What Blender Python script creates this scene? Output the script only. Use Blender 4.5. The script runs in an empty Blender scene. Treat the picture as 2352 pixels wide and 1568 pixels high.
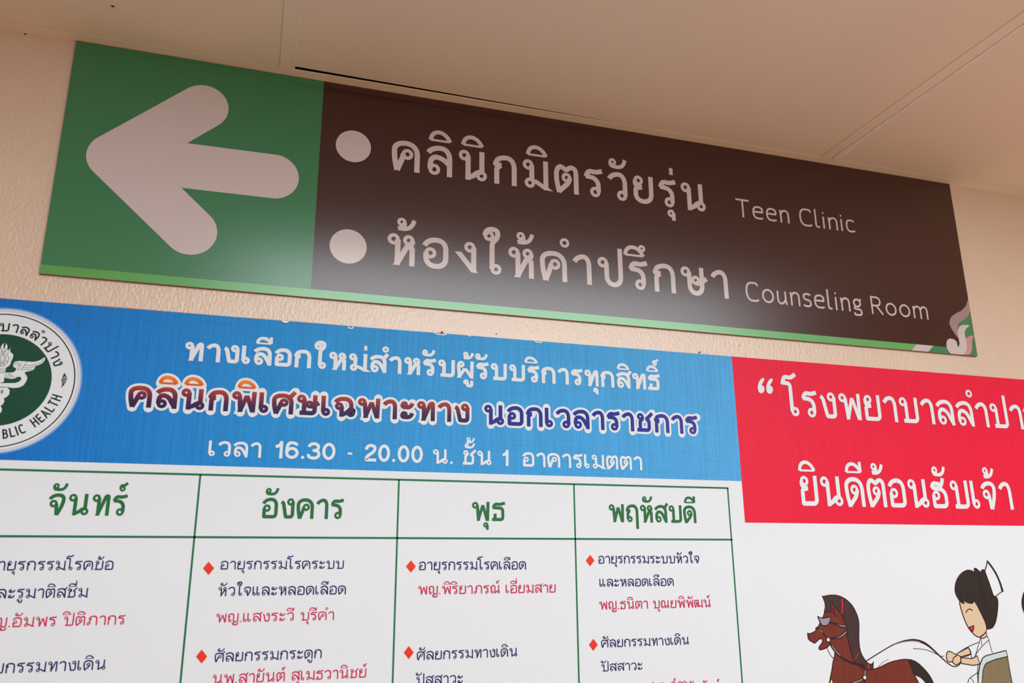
import bpy, bmesh, math, random
from mathutils import Matrix, Vector
from mathutils.geometry import tessellate_polygon
random.seed(7)
scene = bpy.context.scene
COL = scene.collection

# ------------------------------------------------------------------ camera
D = 1.4            # camera to wall, metres
CZ = 1.6           # camera height
FPX = 1864.1       # focal length for a 2352 px wide frame
RM = ((0.95412112, -0.07485088, -0.2899142),
      (-0.29936885, -0.25653437, -0.91900403),
      (-0.0055847, 0.96363243, -0.26717288))
R3 = Matrix(RM)
cam = bpy.data.cameras.new('camera')
cam_o = bpy.data.objects.new('camera', cam)
COL.objects.link(cam_o)
cam.sensor_width = 36.0
cam.lens = 36.0 * FPX / 2352.0
cam.clip_start = 0.01
cam.clip_end = 60
M4 = R3.to_4x4()
M4.translation = Vector((0, -D, CZ))
cam_o.matrix_world = M4
cam.dof.use_dof = True
cam.dof.focus_distance = 1.55
cam.dof.aperture_fstop = 5.0
scene.camera = cam_o

# ------------------------------------------------------------------ sky and exposure
scene.view_settings.view_transform = 'Standard'
scene.view_settings.look = 'None'
scene.view_settings.gamma = 1.0
scene.view_settings.use_curve_mapping = False
scene.view_settings.exposure = 0.0
world = bpy.data.worlds.new('overcast_sky')
scene.world = world
world.use_nodes = True
bg = world.node_tree.nodes['Background']
bg.inputs[0].default_value = (0.93, 0.97, 1.0, 1)
bg.inputs[1].default_value = 0.2
# daylight through the wide opening in the wall opposite
OX0, OX1, OZ0, OZ1 = -0.20, 4.9, 1.9, 7.4
sky_l = bpy.data.lights.new('daylight_opening', 'AREA')
sky_l.shape = 'RECTANGLE'; sky_l.size = OX1 - OX0; sky_l.size_y = OZ1 - OZ0
sky_l.color = (0.90, 0.96, 1.0)
SKY_L = 5.85
sky_l.energy = SKY_L * math.pi * (OX1 - OX0) * (OZ1 - OZ0)
sky_o = bpy.data.objects.new('daylight_opening', sky_l); COL.objects.link(sky_o)
sky_o.location = ((OX0 + OX1) / 2, -6.02, (OZ0 + OZ1) / 2); sky_o.rotation_euler = (math.pi / 2, 0, 0)

# ------------------------------------------------------------------ helpers
def ray(px, py):
    return R3 @ Vector((px - 1176.0, -(py - 784.0), -FPX))

def at(px, py):
    """point of the wall plane seen at a photograph pixel -> (x, z) metres"""
    d = ray(px, py)
    t = D / d.y
    return (d.x * t, CZ + d.z * t)

def at_x(px, z, guess=800.0):
    """x on the wall for pixel column px at the height z"""
    a, b = guess - 300, guess + 300
    for _ in range(40):
        m = 0.5 * (a + b)
        if at(px, m)[1] > z: a = m
        else: b = m
    return at(px, 0.5 * (a + b))[0]

ZC = CZ + 0.6353 * D     # ceiling height
def on_ceiling(px, py, z=None):
    z = ZC if z is None else z
    d = ray(px, py); t = (z - CZ) / d.z
    return (d.x * t, -D + d.y * t)

def link(name, mesh, parent=None, mat=None, loc=(0, 0, 0)):
    o = bpy.data.objects.new(name, mesh)
    COL.objects.link(o)
    if parent: o.parent = parent
    o.location = loc
    if mat: mesh.materials.append(mat)
    return o

def thing(name, label, cat, loc=(0, 0, 0), group=None):
    o = bpy.data.objects.new(name, None)
    COL.objects.link(o); o.location = loc
    o.empty_display_size = 0.05
    o['label'] = label; o['category'] = cat
    if group: o['group'] = group
    return o

def tag(o, label, cat=None, group=None):
    o['label'] = label
    if cat: o['category'] = cat
    if group: o['group'] = group
    return o

def box_mesh(name, x0, x1, y0, y1, z0, z1, bevel=0.0):
    bm = bmesh.new()
    bmesh.ops.create_cube(bm, size=1)
    for v in bm.verts:
        v.co = Vector(((x0 + x1) / 2 + v.co.x * (x1 - x0), (y0 + y1) / 2 + v.co.y * (y1 - y0), (z0 + z1) / 2 + v.co.z * (z1 - z0)))
    if bevel:
        bmesh.ops.bevel(bm, geom=bm.edges[:], offset=bevel, segments=2, affect='EDGES')
    m = bpy.data.meshes.new(name); bm.to_mesh(m); bm.free()
    return m

def prism_xy(name, poly, z0, z1):
    """polygon in plan (x, y), extruded between two heights"""
    vs = [(x, y, z0) for x, y in poly] + [(x, y, z1) for x, y in poly]
    n = len(poly)
    tris = tessellate_polygon([[Vector((x, y, 0)) for x, y in poly]])
    fs = [tuple(t) for t in tris] + [tuple(i + n for i in reversed(t)) for t in tris]
    fs += [(i, (i + 1) % n, n + (i + 1) % n, n + i) for i in range(n)]
    m = bpy.data.meshes.new(name); m.from_pydata(vs, [], fs)
    bm = bmesh.new(); bm.from_mesh(m); bmesh.ops.recalc_face_normals(bm, faces=bm.faces); bm.to_mesh(m); bm.free()
    return m

# ------------------------------------------------------------------ materials
def mat_new(name):
    m = bpy.data.materials.new(name); m.use_nodes = True
    nt = m.node_tree
    return m, nt, nt.nodes['Principled BSDF']

def srgb(r, g, b):
    f = lambda c: (c / 255.0 / 12.92) if c / 255.0 <= 0.04045 else ((c / 255.0 + 0.055) / 1.055) ** 2.4
    return (f(r), f(g), f(b), 1)

def tex_coord(nt, scale=(1, 1, 1), kind='Object'):
    tc = nt.nodes.new('ShaderNodeTexCoord'); mp = nt.nodes.new('ShaderNodeMapping')
    mp.inputs['Scale'].default_value = scale
    nt.links.new(tc.outputs[kind], mp.inputs[0])
    return mp.outputs[0]

def world_pos(nt, scale=(1, 1, 1)):
    g = nt.nodes.new('ShaderNodeNewGeometry'); mp = nt.nodes.new('ShaderNodeMapping')
    mp.inputs['Scale'].default_value = scale
    nt.links.new(g.outputs['Position'], mp.inputs[0])
    return mp.outputs[0]

def noise(nt, vec, scale, detail=3, rough=0.55):
    n = nt.nodes.new('ShaderNodeTexNoise')
    n.inputs['Scale'].default_value = scale; n.inputs['Detail'].default_value = detail; n.inputs['Roughness'].default_value = rough
    nt.links.new(vec, n.inputs['Vector'])
    return n.outputs[0]

def ramp(nt, fac, stops):
    r = nt.nodes.new('ShaderNodeValToRGB')
    while len(r.color_ramp.elements) < len(stops): r.color_ramp.elements.new(0.5)
    for e, (p, c) in zip(r.color_ramp.elements, stops):
        e.position = p; e.color = c
    nt.links.new(fac, r.inputs[0])
    return r.outputs[0]

def mix(nt, fac, a, b, mode='MIX'):
    m = nt.nodes.new('ShaderNodeMix'); m.data_type = 'RGBA'; m.blend_type = mode
    for k, v in ((0, fac), (6, a), (7, b)):
        if hasattr(v, 'links') or isinstance(v, bpy.types.NodeSocket): nt.links.new(v, m.inputs[k])
        else: m.inputs[k].default_value = v
    return m.outputs[2]

def bump(nt, p, h, strength, dist):
    b = nt.nodes.new('ShaderNodeBump'); b.inputs['Strength'].default_value = strength; b.inputs['Distance'].default_value = dist
    nt.links.new(h, b.inputs['Height']); nt.links.new(b.outputs[0], p.inputs['Normal'])

def mathn(nt, op, a, b):
    m = nt.nodes.new('ShaderNodeMath'); m.operation = op
    for k, v in ((0, a), (1, b)):
        if isinstance(v, bpy.types.NodeSocket): nt.links.new(v, m.inputs[k])
        else: m.inputs[k].default_value = v
    return m.outputs[0]

def paint(name, col, rough=0.6, nscale=6.0, var=0.06, bscale=0, bstr=0.2, bdist=0.001, spec=0.4):
    m, nt, p = mat_new(name)
    v = world_pos(nt)
    n = noise(nt, v, nscale, 4)
    dark = tuple(c * (1 - var) for c in col[:3]) + (1,)
    nt.links.new(ramp(nt, n, [(0.3, dark), (0.7, col)]), p.inputs['Base Color'])
    p.inputs['Roughness'].default_value = rough
    p.inputs['Specular IOR Level'].default_value = spec
    if bscale:
        bump(nt, p, noise(nt, v, bscale, 4, 0.6), bstr, bdist)
    return m

def plaster():
    m, nt, p = mat_new('plaster_paint')
    v = world_pos(nt)
    base = ramp(nt, noise(nt, v, 3.0, 4), [(0.3, (0.655, 0.52, 0.395, 1)), (0.7, (0.69, 0.56, 0.43, 1))])
    # stray dark specks in the paint
    vo = nt.nodes.new('ShaderNodeTexVoronoi'); vo.inputs['Scale'].default_value = 22; vo.inputs['Randomness'].default_value = 1
    nt.links.new(v, vo.inputs['Vector'])
    sp = ramp(nt, vo.outputs['Distance'], [(0.0, (1, 1, 1, 1)), (0.018, (1, 1, 1, 1)), (0.026, (0, 0, 0, 1))])
    gate = ramp(nt, noise(nt, v, 9.0, 2), [(0.52, (0, 0, 0, 1)), (0.56, (1, 1, 1, 1))])
    f = mix(nt, 1.0, sp, gate, 'MULTIPLY')
    nt.links.new(mix(nt, f, base, (0.22, 0.14, 0.09, 1)), p.inputs['Base Color'])
    p.inputs['Roughness'].default_value = 0.33
    p.inputs['Specular IOR Level'].default_value = 0.95
    n1 = noise(nt, world_pos(nt, (1.0, 1.0, 0.62)), 190, 3, 0.55)
    n2 = noise(nt, v, 35, 3, 0.5)
    h = mathn(nt, 'ADD', n1, mathn(nt, 'MULTIPLY', n2, 0.8))
    bump(nt, p, h, 0.62, 0.0016)
    return m

def print_mat(name, col, rough=0.32, streak=0.0, ribs=0.0, ramp_x=None, spec=0.2, grain=0.0):
    """printed plastic sheet: colour plus faint printer streaks and the ribs of the hollow sheet"""
    m, nt, p = mat_new(name)
    if ramp_x:
        g = nt.nodes.new('ShaderNodeNewGeometry'); s = nt.nodes.new('ShaderNodeSeparateXYZ')
        nt.links.new(g.outputs['Position'], s.inputs[0])
        axis, a, b, stops = ramp_x
        mr = nt.nodes.new('ShaderNodeMapRange'); mr.inputs[1].default_value = a; mr.inputs[2].default_value = b
        nt.links.new(s.outputs[axis], mr.inputs[0])
        c = ramp(nt, mr.outputs[0], stops)
    else:
        rgb = nt.nodes.new('ShaderNodeRGB'); rgb.outputs[0].default_value = col
        c = rgb.outputs[0]
    if streak:
        n = noise(nt, world_pos(nt, (1, 1, 0.03)), 300, 2, 0.7)
        n2 = noise(nt, world_pos(nt, (0.03, 1, 1)), 260, 2, 0.7)
        s1 = ramp(nt, n, [(0.3, (1 - streak,) * 3 + (1,)), (0.7, (1,) * 3 + (1,))])
        s2 = ramp(nt, n2, [(0.3, (1 - streak * 0.5,) * 3 + (1,)), (0.7, (1,) * 3 + (1,))])
        c = mix(nt, 1.0, mix(nt, 1.0, c, s1, 'MULTIPLY'), s2, 'MULTIPLY')
    nt.links.new(c, p.inputs['Base Color'])
    p.inputs['Roughness'].default_value = rough
    p.inputs['Specular IOR Level'].default_value = spec
    if ribs:
        w = nt.nodes.new('ShaderNodeTexWave'); w.bands_direction = 'Z'; w.inputs['Scale'].default_value = 62; w.inputs['Distortion'].default_value = 0.25
        w.inputs['Detail'].default_value = 1
        nt.links.new(world_pos(nt, (1, 1, 1)), w.inputs['Vector'])
        h = mathn(nt, 'ADD', mathn(nt, 'MULTIPLY', w.outputs['Fac'], 0.5), mathn(nt, 'MULTIPLY', noise(nt, world_pos(nt, (1, 1, 0.04)), 220, 2), 0.8))
        bump(nt, p, h, ribs, 0.0004)
    elif grain:
        bump(nt, p, noise(nt, world_pos(nt, (1, 1, 1)), 900, 2), grain, 0.0003)
    return m

MAT = {}
MAT['wall'] = plaster()
MAT['ceiling'] = paint('ceiling_paint', (0.90, 0.81, 0.68, 1), 0.6, 2.5, 0.05, 300, 0.12, 0.0006)
MAT['batten'] = paint('batten_paint', (0.92, 0.83, 0.69, 1), 0.55, 5.0, 0.06, 240, 0.12, 0.0006)
MAT['void'] = paint('ceiling_void', (0.02, 0.012, 0.008, 1), 0.9)  # shade of the space above the boards, put into a near-black colour
MAT['putty'] = paint('putty_and_highlight', (0.97, 0.95, 0.95, 1), 0.75, 60, 0.18, 500, 0.3, 0.0006)  # real putty, and the painted highlight on the batten edge
MAT['ground'] = paint('clay_floor', (0.72, 0.53, 0.37, 1), 0.8, 2.0, 0.12)
MAT['outer'] = paint('outer_wall_paint', (0.60, 0.42, 0.29, 1), 0.8, 1.0, 0.08)
MAT['orange_wall'] = paint('orange_wall_paint', (0.30, 0.10, 0.04, 1), 0.7, 1.0, 0.08)  # dark orange chosen to dim and warm the left side
MAT['orange'] = paint('old_orange_paint', (0.90, 0.36, 0.13, 1), 0.6, 90, 0.35)
MAT['sign_edge'] = paint('sign_board_edge', (0.27, 0.13, 0.08, 1), 0.7, 30, 0.2)
MAT['s_green'] = print_mat('sign_green_film', (0.030, 0.205, 0.085, 1), 0.21, spec=0.75, grain=0.2)
MAT['s_green2'] = print_mat('sign_deep_green_film', (0.040, 0.23, 0.10, 1), 0.21, spec=0.75, grain=0.2)
MAT['s_brown'] = print_mat('sign_brown_film', (0.038, 0.0075, 0.0048, 1), 0.21, spec=0.75, grain=0.2)
MAT['s_strip'] = print_mat('sign_light_green_strip', None, 0.21, spec=0.75, grain=0.2,
    ramp_x=(0, -0.35, 1.45, [(0, (0.09, 0.36, 0.075, 1)), (0.35, (0.13, 0.50, 0.19, 1)), (1, (0.12, 0.42, 0.12, 1))]))
MAT['s_white'] = print_mat('sign_white_film', (0.60, 0.545, 0.55, 1), 0.15, spec=0.75, grain=0.18)
MAT['s_mauve'] = print_mat('sign_mauve_film', (0.37, 0.25, 0.25, 1), 0.25)
MAT['s_pink'] = print_mat('sign_pink_film', (0.62, 0.28, 0.27, 1), 0.25)
MAT['b_white'] = print_mat('banner_white', (0.75, 0.83, 0.885, 1), 0.48, spec=0.2, streak=0.015, ribs=0.22)
MAT['b_blue'] = print_mat('banner_blue', None, 0.48, spec=0.2, streak=0.20, ribs=0.22,
    ramp_x=(0, -0.42, 0.92, [(0, (0.002, 0.18, 0.68, 1)), (0.35, (0.012, 0.32, 0.80, 1)), (0.7, (0.045, 0.41, 0.88, 1)), (1, (0.09, 0.46, 0.92, 1))]))
MAT['b_red'] = print_mat('banner_red', (0.84, 0.012, 0.054, 1), 0.48, spec=0.2, streak=0.12, ribs=0.25)
MAT['b_green'] = print_mat('banner_green_ink', (0.014, 0.19, 0.072, 1), 0.48, streak=0.1, ribs=0.15)
MAT['b_day'] = print_mat('banner_day_green_ink', (0.018, 0.17, 0.045, 1), 0.48, streak=0.12, ribs=0.15)
MAT['b_navy'] = print_mat('banner_navy_ink', (0.018, 0.008, 0.115, 1), 0.48, ribs=0.15)
MAT['b_pink'] = print_mat('banner_pink_ink', (0.60, 0.014, 0.085, 1), 0.48, ribs=0.15)
MAT['b_text'] = print_mat('banner_white_ink', (0.75, 0.83, 0.885, 1), 0.48, spec=0.2, streak=0.02, ribs=0.15)
MAT['b_diamond'] = print_mat('banner_scarlet_ink', (0.80, 0.035, 0.012, 1), 0.48, ribs=0.15)
MAT['b_royal'] = print_mat('banner_royal_blue_ink', None, 0.48, streak=0.15, ribs=0.15,
    ramp_x=(0, 0.25, 0.86, [(0, (0.006, 0.016, 0.27, 1)), (0.6, (0.008, 0.02, 0.33, 1)), (1, (0.05, 0.05, 0.36, 1))]))
MAT['seal_green'] = print_mat('seal_green_ink', (0.010, 0.075, 0.040, 1), 0.48, streak=0.1, ribs=0.15)
MAT['seal_black'] = print_mat('seal_black_ink', (0.012, 0.035, 0.022, 1), 0.48)
MAT['seal_grey'] = print_mat('seal_grey_ink', (0.22, 0.25, 0.24, 1), 0.48)
MAT['d_brown'] = print_mat('drawing_chestnut', (0.195, 0.036, 0.022, 1), 0.48, streak=0.2, ribs=0.15)
MAT['d_mane'] = print_mat('drawing_dark_mane', (0.062, 0.036, 0.038, 1), 0.48, streak=0.15, ribs=0.15)
MAT['d_hair'] = print_mat('drawing_black_hair', (0.030, 0.024, 0.021, 1), 0.48, streak=0.15, ribs=0.15)
MAT['d_skin'] = print_mat('drawing_skin', (0.68, 0.54, 0.36, 1), 0.48, ribs=0.15)
MAT['d_line'] = print_mat('drawing_line', (0.035, 0.012, 0.012, 1), 0.48)
MAT['d_grey'] = print_mat('drawing_blue_grey', (0.28, 0.30, 0.38, 1), 0.48)
MAT['d_red'] = print_mat('drawing_red', (0.72, 0.02, 0.03, 1), 0.48)
MAT['d_pale'] = print_mat('drawing_pale_blue', (0.55, 0.68, 0.70, 1), 0.48)
MAT['d_olive'] = print_mat('drawing_olive', (0.24, 0.20, 0.115, 1), 0.48, streak=0.15, ribs=0.15)
MAT['d_yellow'] = print_mat('drawing_yellow', (0.75, 0.75, 0.12, 1), 0.48)
MAT['tape'] = paint('white_tear', (0.93, 0.93, 0.93, 1), 0.4)
MAT['rust'] = paint('rusty_metal', (0.20, 0.11, 0.04, 1), 0.6, 500, 0.5)
MAT['insect'] = paint('dark_insect', (0.03, 0.018, 0.012, 1), 0.6)

# ------------------------------------------------------------------ the setting
WX0, WX1 = -1.0, 7.2
SOF = 0.86     # depth of the soffit over the wall
wall = link('wall_back', box_mesh('wall_back', WX0, WX1, 0.0, 0.15, 0.0, ZC + 0.25), None, MAT['wall'])
wall['kind'] = 'structure'
ceil = link('ceiling', box_mesh('ceiling', WX0, WX1, -SOF, 0.0, ZC + 0.02, ZC + 0.10), None, MAT['void'])
ceil['kind'] = 'structure'
B1 = (-0.0093 * D, 0.0098 * D); B2 = (0.8337 * D, 0.8537 * D)
pitch = B2[0] - B1[0]
battens = [(WX0, WX0 + 0.01), B1, B2, (B2[0] + pitch, B2[1] + pitch), (B2[0] + 2 * pitch, B2[1] + 2 * pitch)]
for a, b in battens:
    link('batten', box_mesh('batten', a, b, -SOF, -0.0279, ZC - 0.0007, ZC + 0.0016, 0.0003), ceil, MAT['batten'])
# the strip that closes the ceiling against the wall
link('wall_strip', box_mesh('wall_strip', WX0, WX1, -0.0275, 0.0, ZC - 0.0007, ZC + 0.0013, 0.0003), ceil, MAT['batten'])
def panel(x0, x1, gapl, gapr, z=ZC):
    poly = [(x0, -SOF), (x1, -SOF), (x1, -0.0279 - gapr), (x0, -0.0279 - gapl)]
    if gapl > 0.004:   # the sagging board: the gap closes after two thirds of its length
        poly = [(x0, -SOF), (x1, -SOF), (x1, -0.0279 - gapr), (x0 + (x1 - x0) * 0.66, -0.0281), (x0, -0.0279 - gapl)]
    link('panel', prism_xy('panel', poly, z, z + 0.008), ceil, MAT['ceiling'])
panel(battens[0][1] + 0.0006, battens[1][0] - 0.0004, 0.0002, 0.0009, ZC)
panel(battens[1][1] + 0.0002, battens[2][0] - 0.0005, 0.0090, 0.0005, ZC)
panel(battens[2][1] + 0.0022, battens[3][0] - 0.0006, 0.0004, 0.0011)
panel(battens[3][1] + 0.0006, battens[4][0] - 0.0006, 0.0006, 0.0006)
panel(battens[4][1] + 0.0006, WX1, 0.0006, 0.0006)
# the hall in front of the wall: its ceiling is higher than the soffit, daylight comes through a wide opening opposite
HX0, HX1, HY, HZ = WX0, 7.2, -6.0, 8.0
fascia = link('trim_1', box_mesh('trim_1', WX0, HX1, -SOF - 0.05, -SOF, ZC - 0.004, HZ), None, MAT['outer'])
fascia['kind'] = 'structure'
def setting(nm, *b, m='outer'):
    o = link(nm, box_mesh(nm, *b), None, MAT[m]); o['kind'] = 'structure'; return o
setting('floor', HX0, HX1, HY, 0.0, -0.10, 0.0, m='ground')
setting('ceiling_hall', HX0, HX1, HY, -SOF - 0.05, HZ, HZ + 0.1)
setting('added_wall_left', HX0 - 0.15, HX0, HY - 0.2, 0.15, 0.0, HZ + 0.1, m='orange_wall')  # unseen wall, added close by to block light and bounce orange
setting('wall_right', HX1, HX1 + 0.15, HY - 0.2, 0.15, 0.0, HZ + 0.1)
wf = setting('wall_front', HX0, OX0, HY - 0.2, HY, 0.0, HZ)
for b in ((OX1, HX1, HY - 0.2, HY, 0.0, HZ), (OX0, OX1, HY - 0.2, HY, 0.0, OZ0), (OX0, OX1, HY - 0.2, HY, OZ1, HZ)):
    link('wall_section', box_mesh('wall_section', *b), wf, MAT['outer'])

# ragged putty along the right side of the right-hand batten
pl = [(1912, 364.5), (1930, 350.5), (1947, 338.5), (1958, 331), (1968, 328.5), (1966, 336), (1959, 344), (1952, 352), (1940, 358), (1929, 362.5), (1918, 365.5)]
poly = [on_ceiling(*p, ZC - 0.0008) for p in pl]
o = link('putty_patch', prism_xy('putty_patch', poly, ZC - 0.0009, ZC + 0.0006), ceil, MAT['putty'])
o['label'] = 'pale flake of bare putty at the foot of the seam'
top, bot = [], []
for i in range(90):
    t = i / 89.0
    x = battens[2][1] + 0.0014
    y = -0.05 - t * (SOF - 0.06)
    top.append((x, y))
    wdt = 0.0035 + 0.013 * max(0, math.sin(t * 9 + 1.0) * 0.35 + math.sin(t * 31) * 0.25 + 0.45) * (0.45 + 0.8 * t) + random.uniform(0, 0.0016)
    bot.append((x + wdt, y))
o = link('putty_seam', prism_xy('putty_seam', top + bot[::-1], ZC - 0.0006, ZC + 0.0004), ceil, MAT['putty'])
o['label'] = 'ragged line of bare putty beside the ceiling strip'
# highlight along the left-hand batten's right edge, painted as a pale strip
sc = []
for i in range(40):
    t = i / 39.0
    sc.append((B1[1] - 0.0012 - random.uniform(0, 0.0009), -0.0290 - t * 0.4))
sc += [(B1[1] + 0.0006, -0.0290 - 0.4), (B1[1] + 0.0006, -0.0290)]
o = link('edge_highlight', prism_xy('edge_highlight', sc, ZC - 0.0012, ZC - 0.0006), ceil, MAT['putty'])
o['label'] = 'pale painted highlight along the strip edge'

# ------------------------------------------------------------------ flat print meshes
class Flat:
    """collects flat shapes in wall coordinates (x, z)"""
    def __init__(s): s.v = []; s.f = []; s.k = 0; s.lay = []
    def _step(s, tilt=False):
        # every shape sits a hair above the one before, like overlapping pieces of film
        m = len(s.v) - len(s.lay)
        s.lay += [(s.k % 7) * 1.3e-5 + (min(i, 60) * 1.7e-6 if tilt else 0.0) for i in range(m)]; s.k += 1
    def poly(s, pts):
        pts = [Vector((x, z, 0)) for x, z in pts]
        n = len(s.v)
        s.v += [(p.x, p.y) for p in pts]
        for t in tessellate_polygon([pts]):
            s.f.append(tuple(i + n for i in t))
        s._step()
    def ribbon(s, pts, w, closed=False, wfun=None):
        P = []
        for p in pts:
            if not P or math.hypot(p[0] - P[-1][0], p[1] - P[-1][1]) > 1e-6: P.append(p)
        if closed and math.hypot(P[0][0] - P[-1][0], P[0][1] - P[-1][1]) < 1e-6: P.pop()
        m = len(P)
        if m < 2: return
        n0 = len(s.v)
        for i, p in enumerate(P):
            a = P[i - 1] if (i > 0 or closed) else None
            b = P[(i + 1) % m] if (i < m - 1 or closed) else None
            def nd(q, r):
                L = math.hypot(r[0] - q[0], r[1] - q[1]); return ((r[0] - q[0]) / L, (r[1] - q[1]) / L)
            d1 = nd(a, p) if a else None
            d2 = nd(p, b) if b else None
            d1 = d1 or d2; d2 = d2 or d1
            n1 = (-d1[1], d1[0]); n2 = (-d2[1], d2[0])
            mx, my = n1[0] + n2[0], n1[1] + n2[1]
            L = math.hypot(mx, my)
            if L < 1e-4: mx, my, k = n1[0], n1[1], 1.0
            else:
                mx /= L; my /= L
                k = min(1.0 / max(0.2, mx * n1[0] + my * n1[1]), 1.6)
            h = 0.5 * (wfun(i / (m - 1)) if wfun else w) * k
            s.v.append((p[0] + mx * h, p[1] + my * h)); s.v.append((p[0] - mx * h, p[1] - my * h))
        for i in range(m if closed else m - 1):
            j = (i + 1) % m
            s.f.append((n0 + 2 * i, n0 + 2 * i + 1, n0 + 2 * j + 1, n0 + 2 * j))
        s._step(True)
    def disc(s, c, rx, rz=None, n=40):
        rz = rx if rz is None else rz
        s.poly([(c[0] + rx * math.cos(2 * math.pi * i / n), c[1] + rz * math.sin(2 * math.pi * i / n)) for i in range(n)])
    def ring(s, c, r0, r1, n=96):
        n0 = len(s.v)
        for i in range(n):
            a = 2 * math.pi * i / n
            s.v.append((c[0] + r0 * math.cos(a), c[1] + r0 * math.sin(a))); s.v.append((c[0] + r1 * math.cos(a), c[1] + r1 * math.sin(a)))
        for i in range(n):
            j = (i + 1) % n
            s.f.append((n0 + 2 * i, n0 + 2 * i + 1, n0 + 2 * j + 1, n0 + 2 * j))
        s._step()
    def build(s, name, mat, parent, y, label=None):
        xs = [v[0] for v in s.v]; zs = [v[1] for v in s.v]
        ox, oz = (min(xs) + max(xs)) / 2, (min(zs) + max(zs)) / 2
        m = bpy.data.meshes.new(name)
        m.from_pydata([(x - ox, -l, z - oz) for (x, z), l in zip(s.v, s.lay)], [], s.f)
        # every face towards the viewer (-y)
        bm = bmesh.new(); bm.from_mesh(m)
        for f in bm.faces:
            f.normal_update()
            if f.normal.y > 0: f.normal_flip()
        bm.to_mesh(m); bm.free()
        pw = parent.location if parent else Vector((0, 0, 0))
        q = parent
        off = Vector((0, 0, 0))
        while q: off += q.location; q = q.parent
        o = link(name, m, parent, mat, (ox - off.x, y - off.y, oz - off.z))
        if label: o['label'] = label
        return o

def smooth(pts, n=6, closed=False):
    """Catmull-Rom through the points"""
    out = []; m = len(pts)
    rng = range(m) if closed else range(m - 1)
    for i in rng:
        g = lambda k: pts[k % m] if closed else pts[max(0, min(m - 1, k))]
        p0, p1, p2, p3 = g(i - 1), g(i), g(i + 1), g(i + 2)
        for j in range(n):
            t = j / n
            out.append(tuple(0.5 * (2 * p1[k] + (p2[k] - p0[k]) * t + (2 * p0[k] - 5 * p1[k] + 4 * p2[k] - p3[k]) * t * t
                                    + (-p0[k] + 3 * p1[k] - 3 * p2[k] + p3[k]) * t ** 3) for k in (0, 1)))
    if not closed: out.append(pts[-1])
    return out

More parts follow.
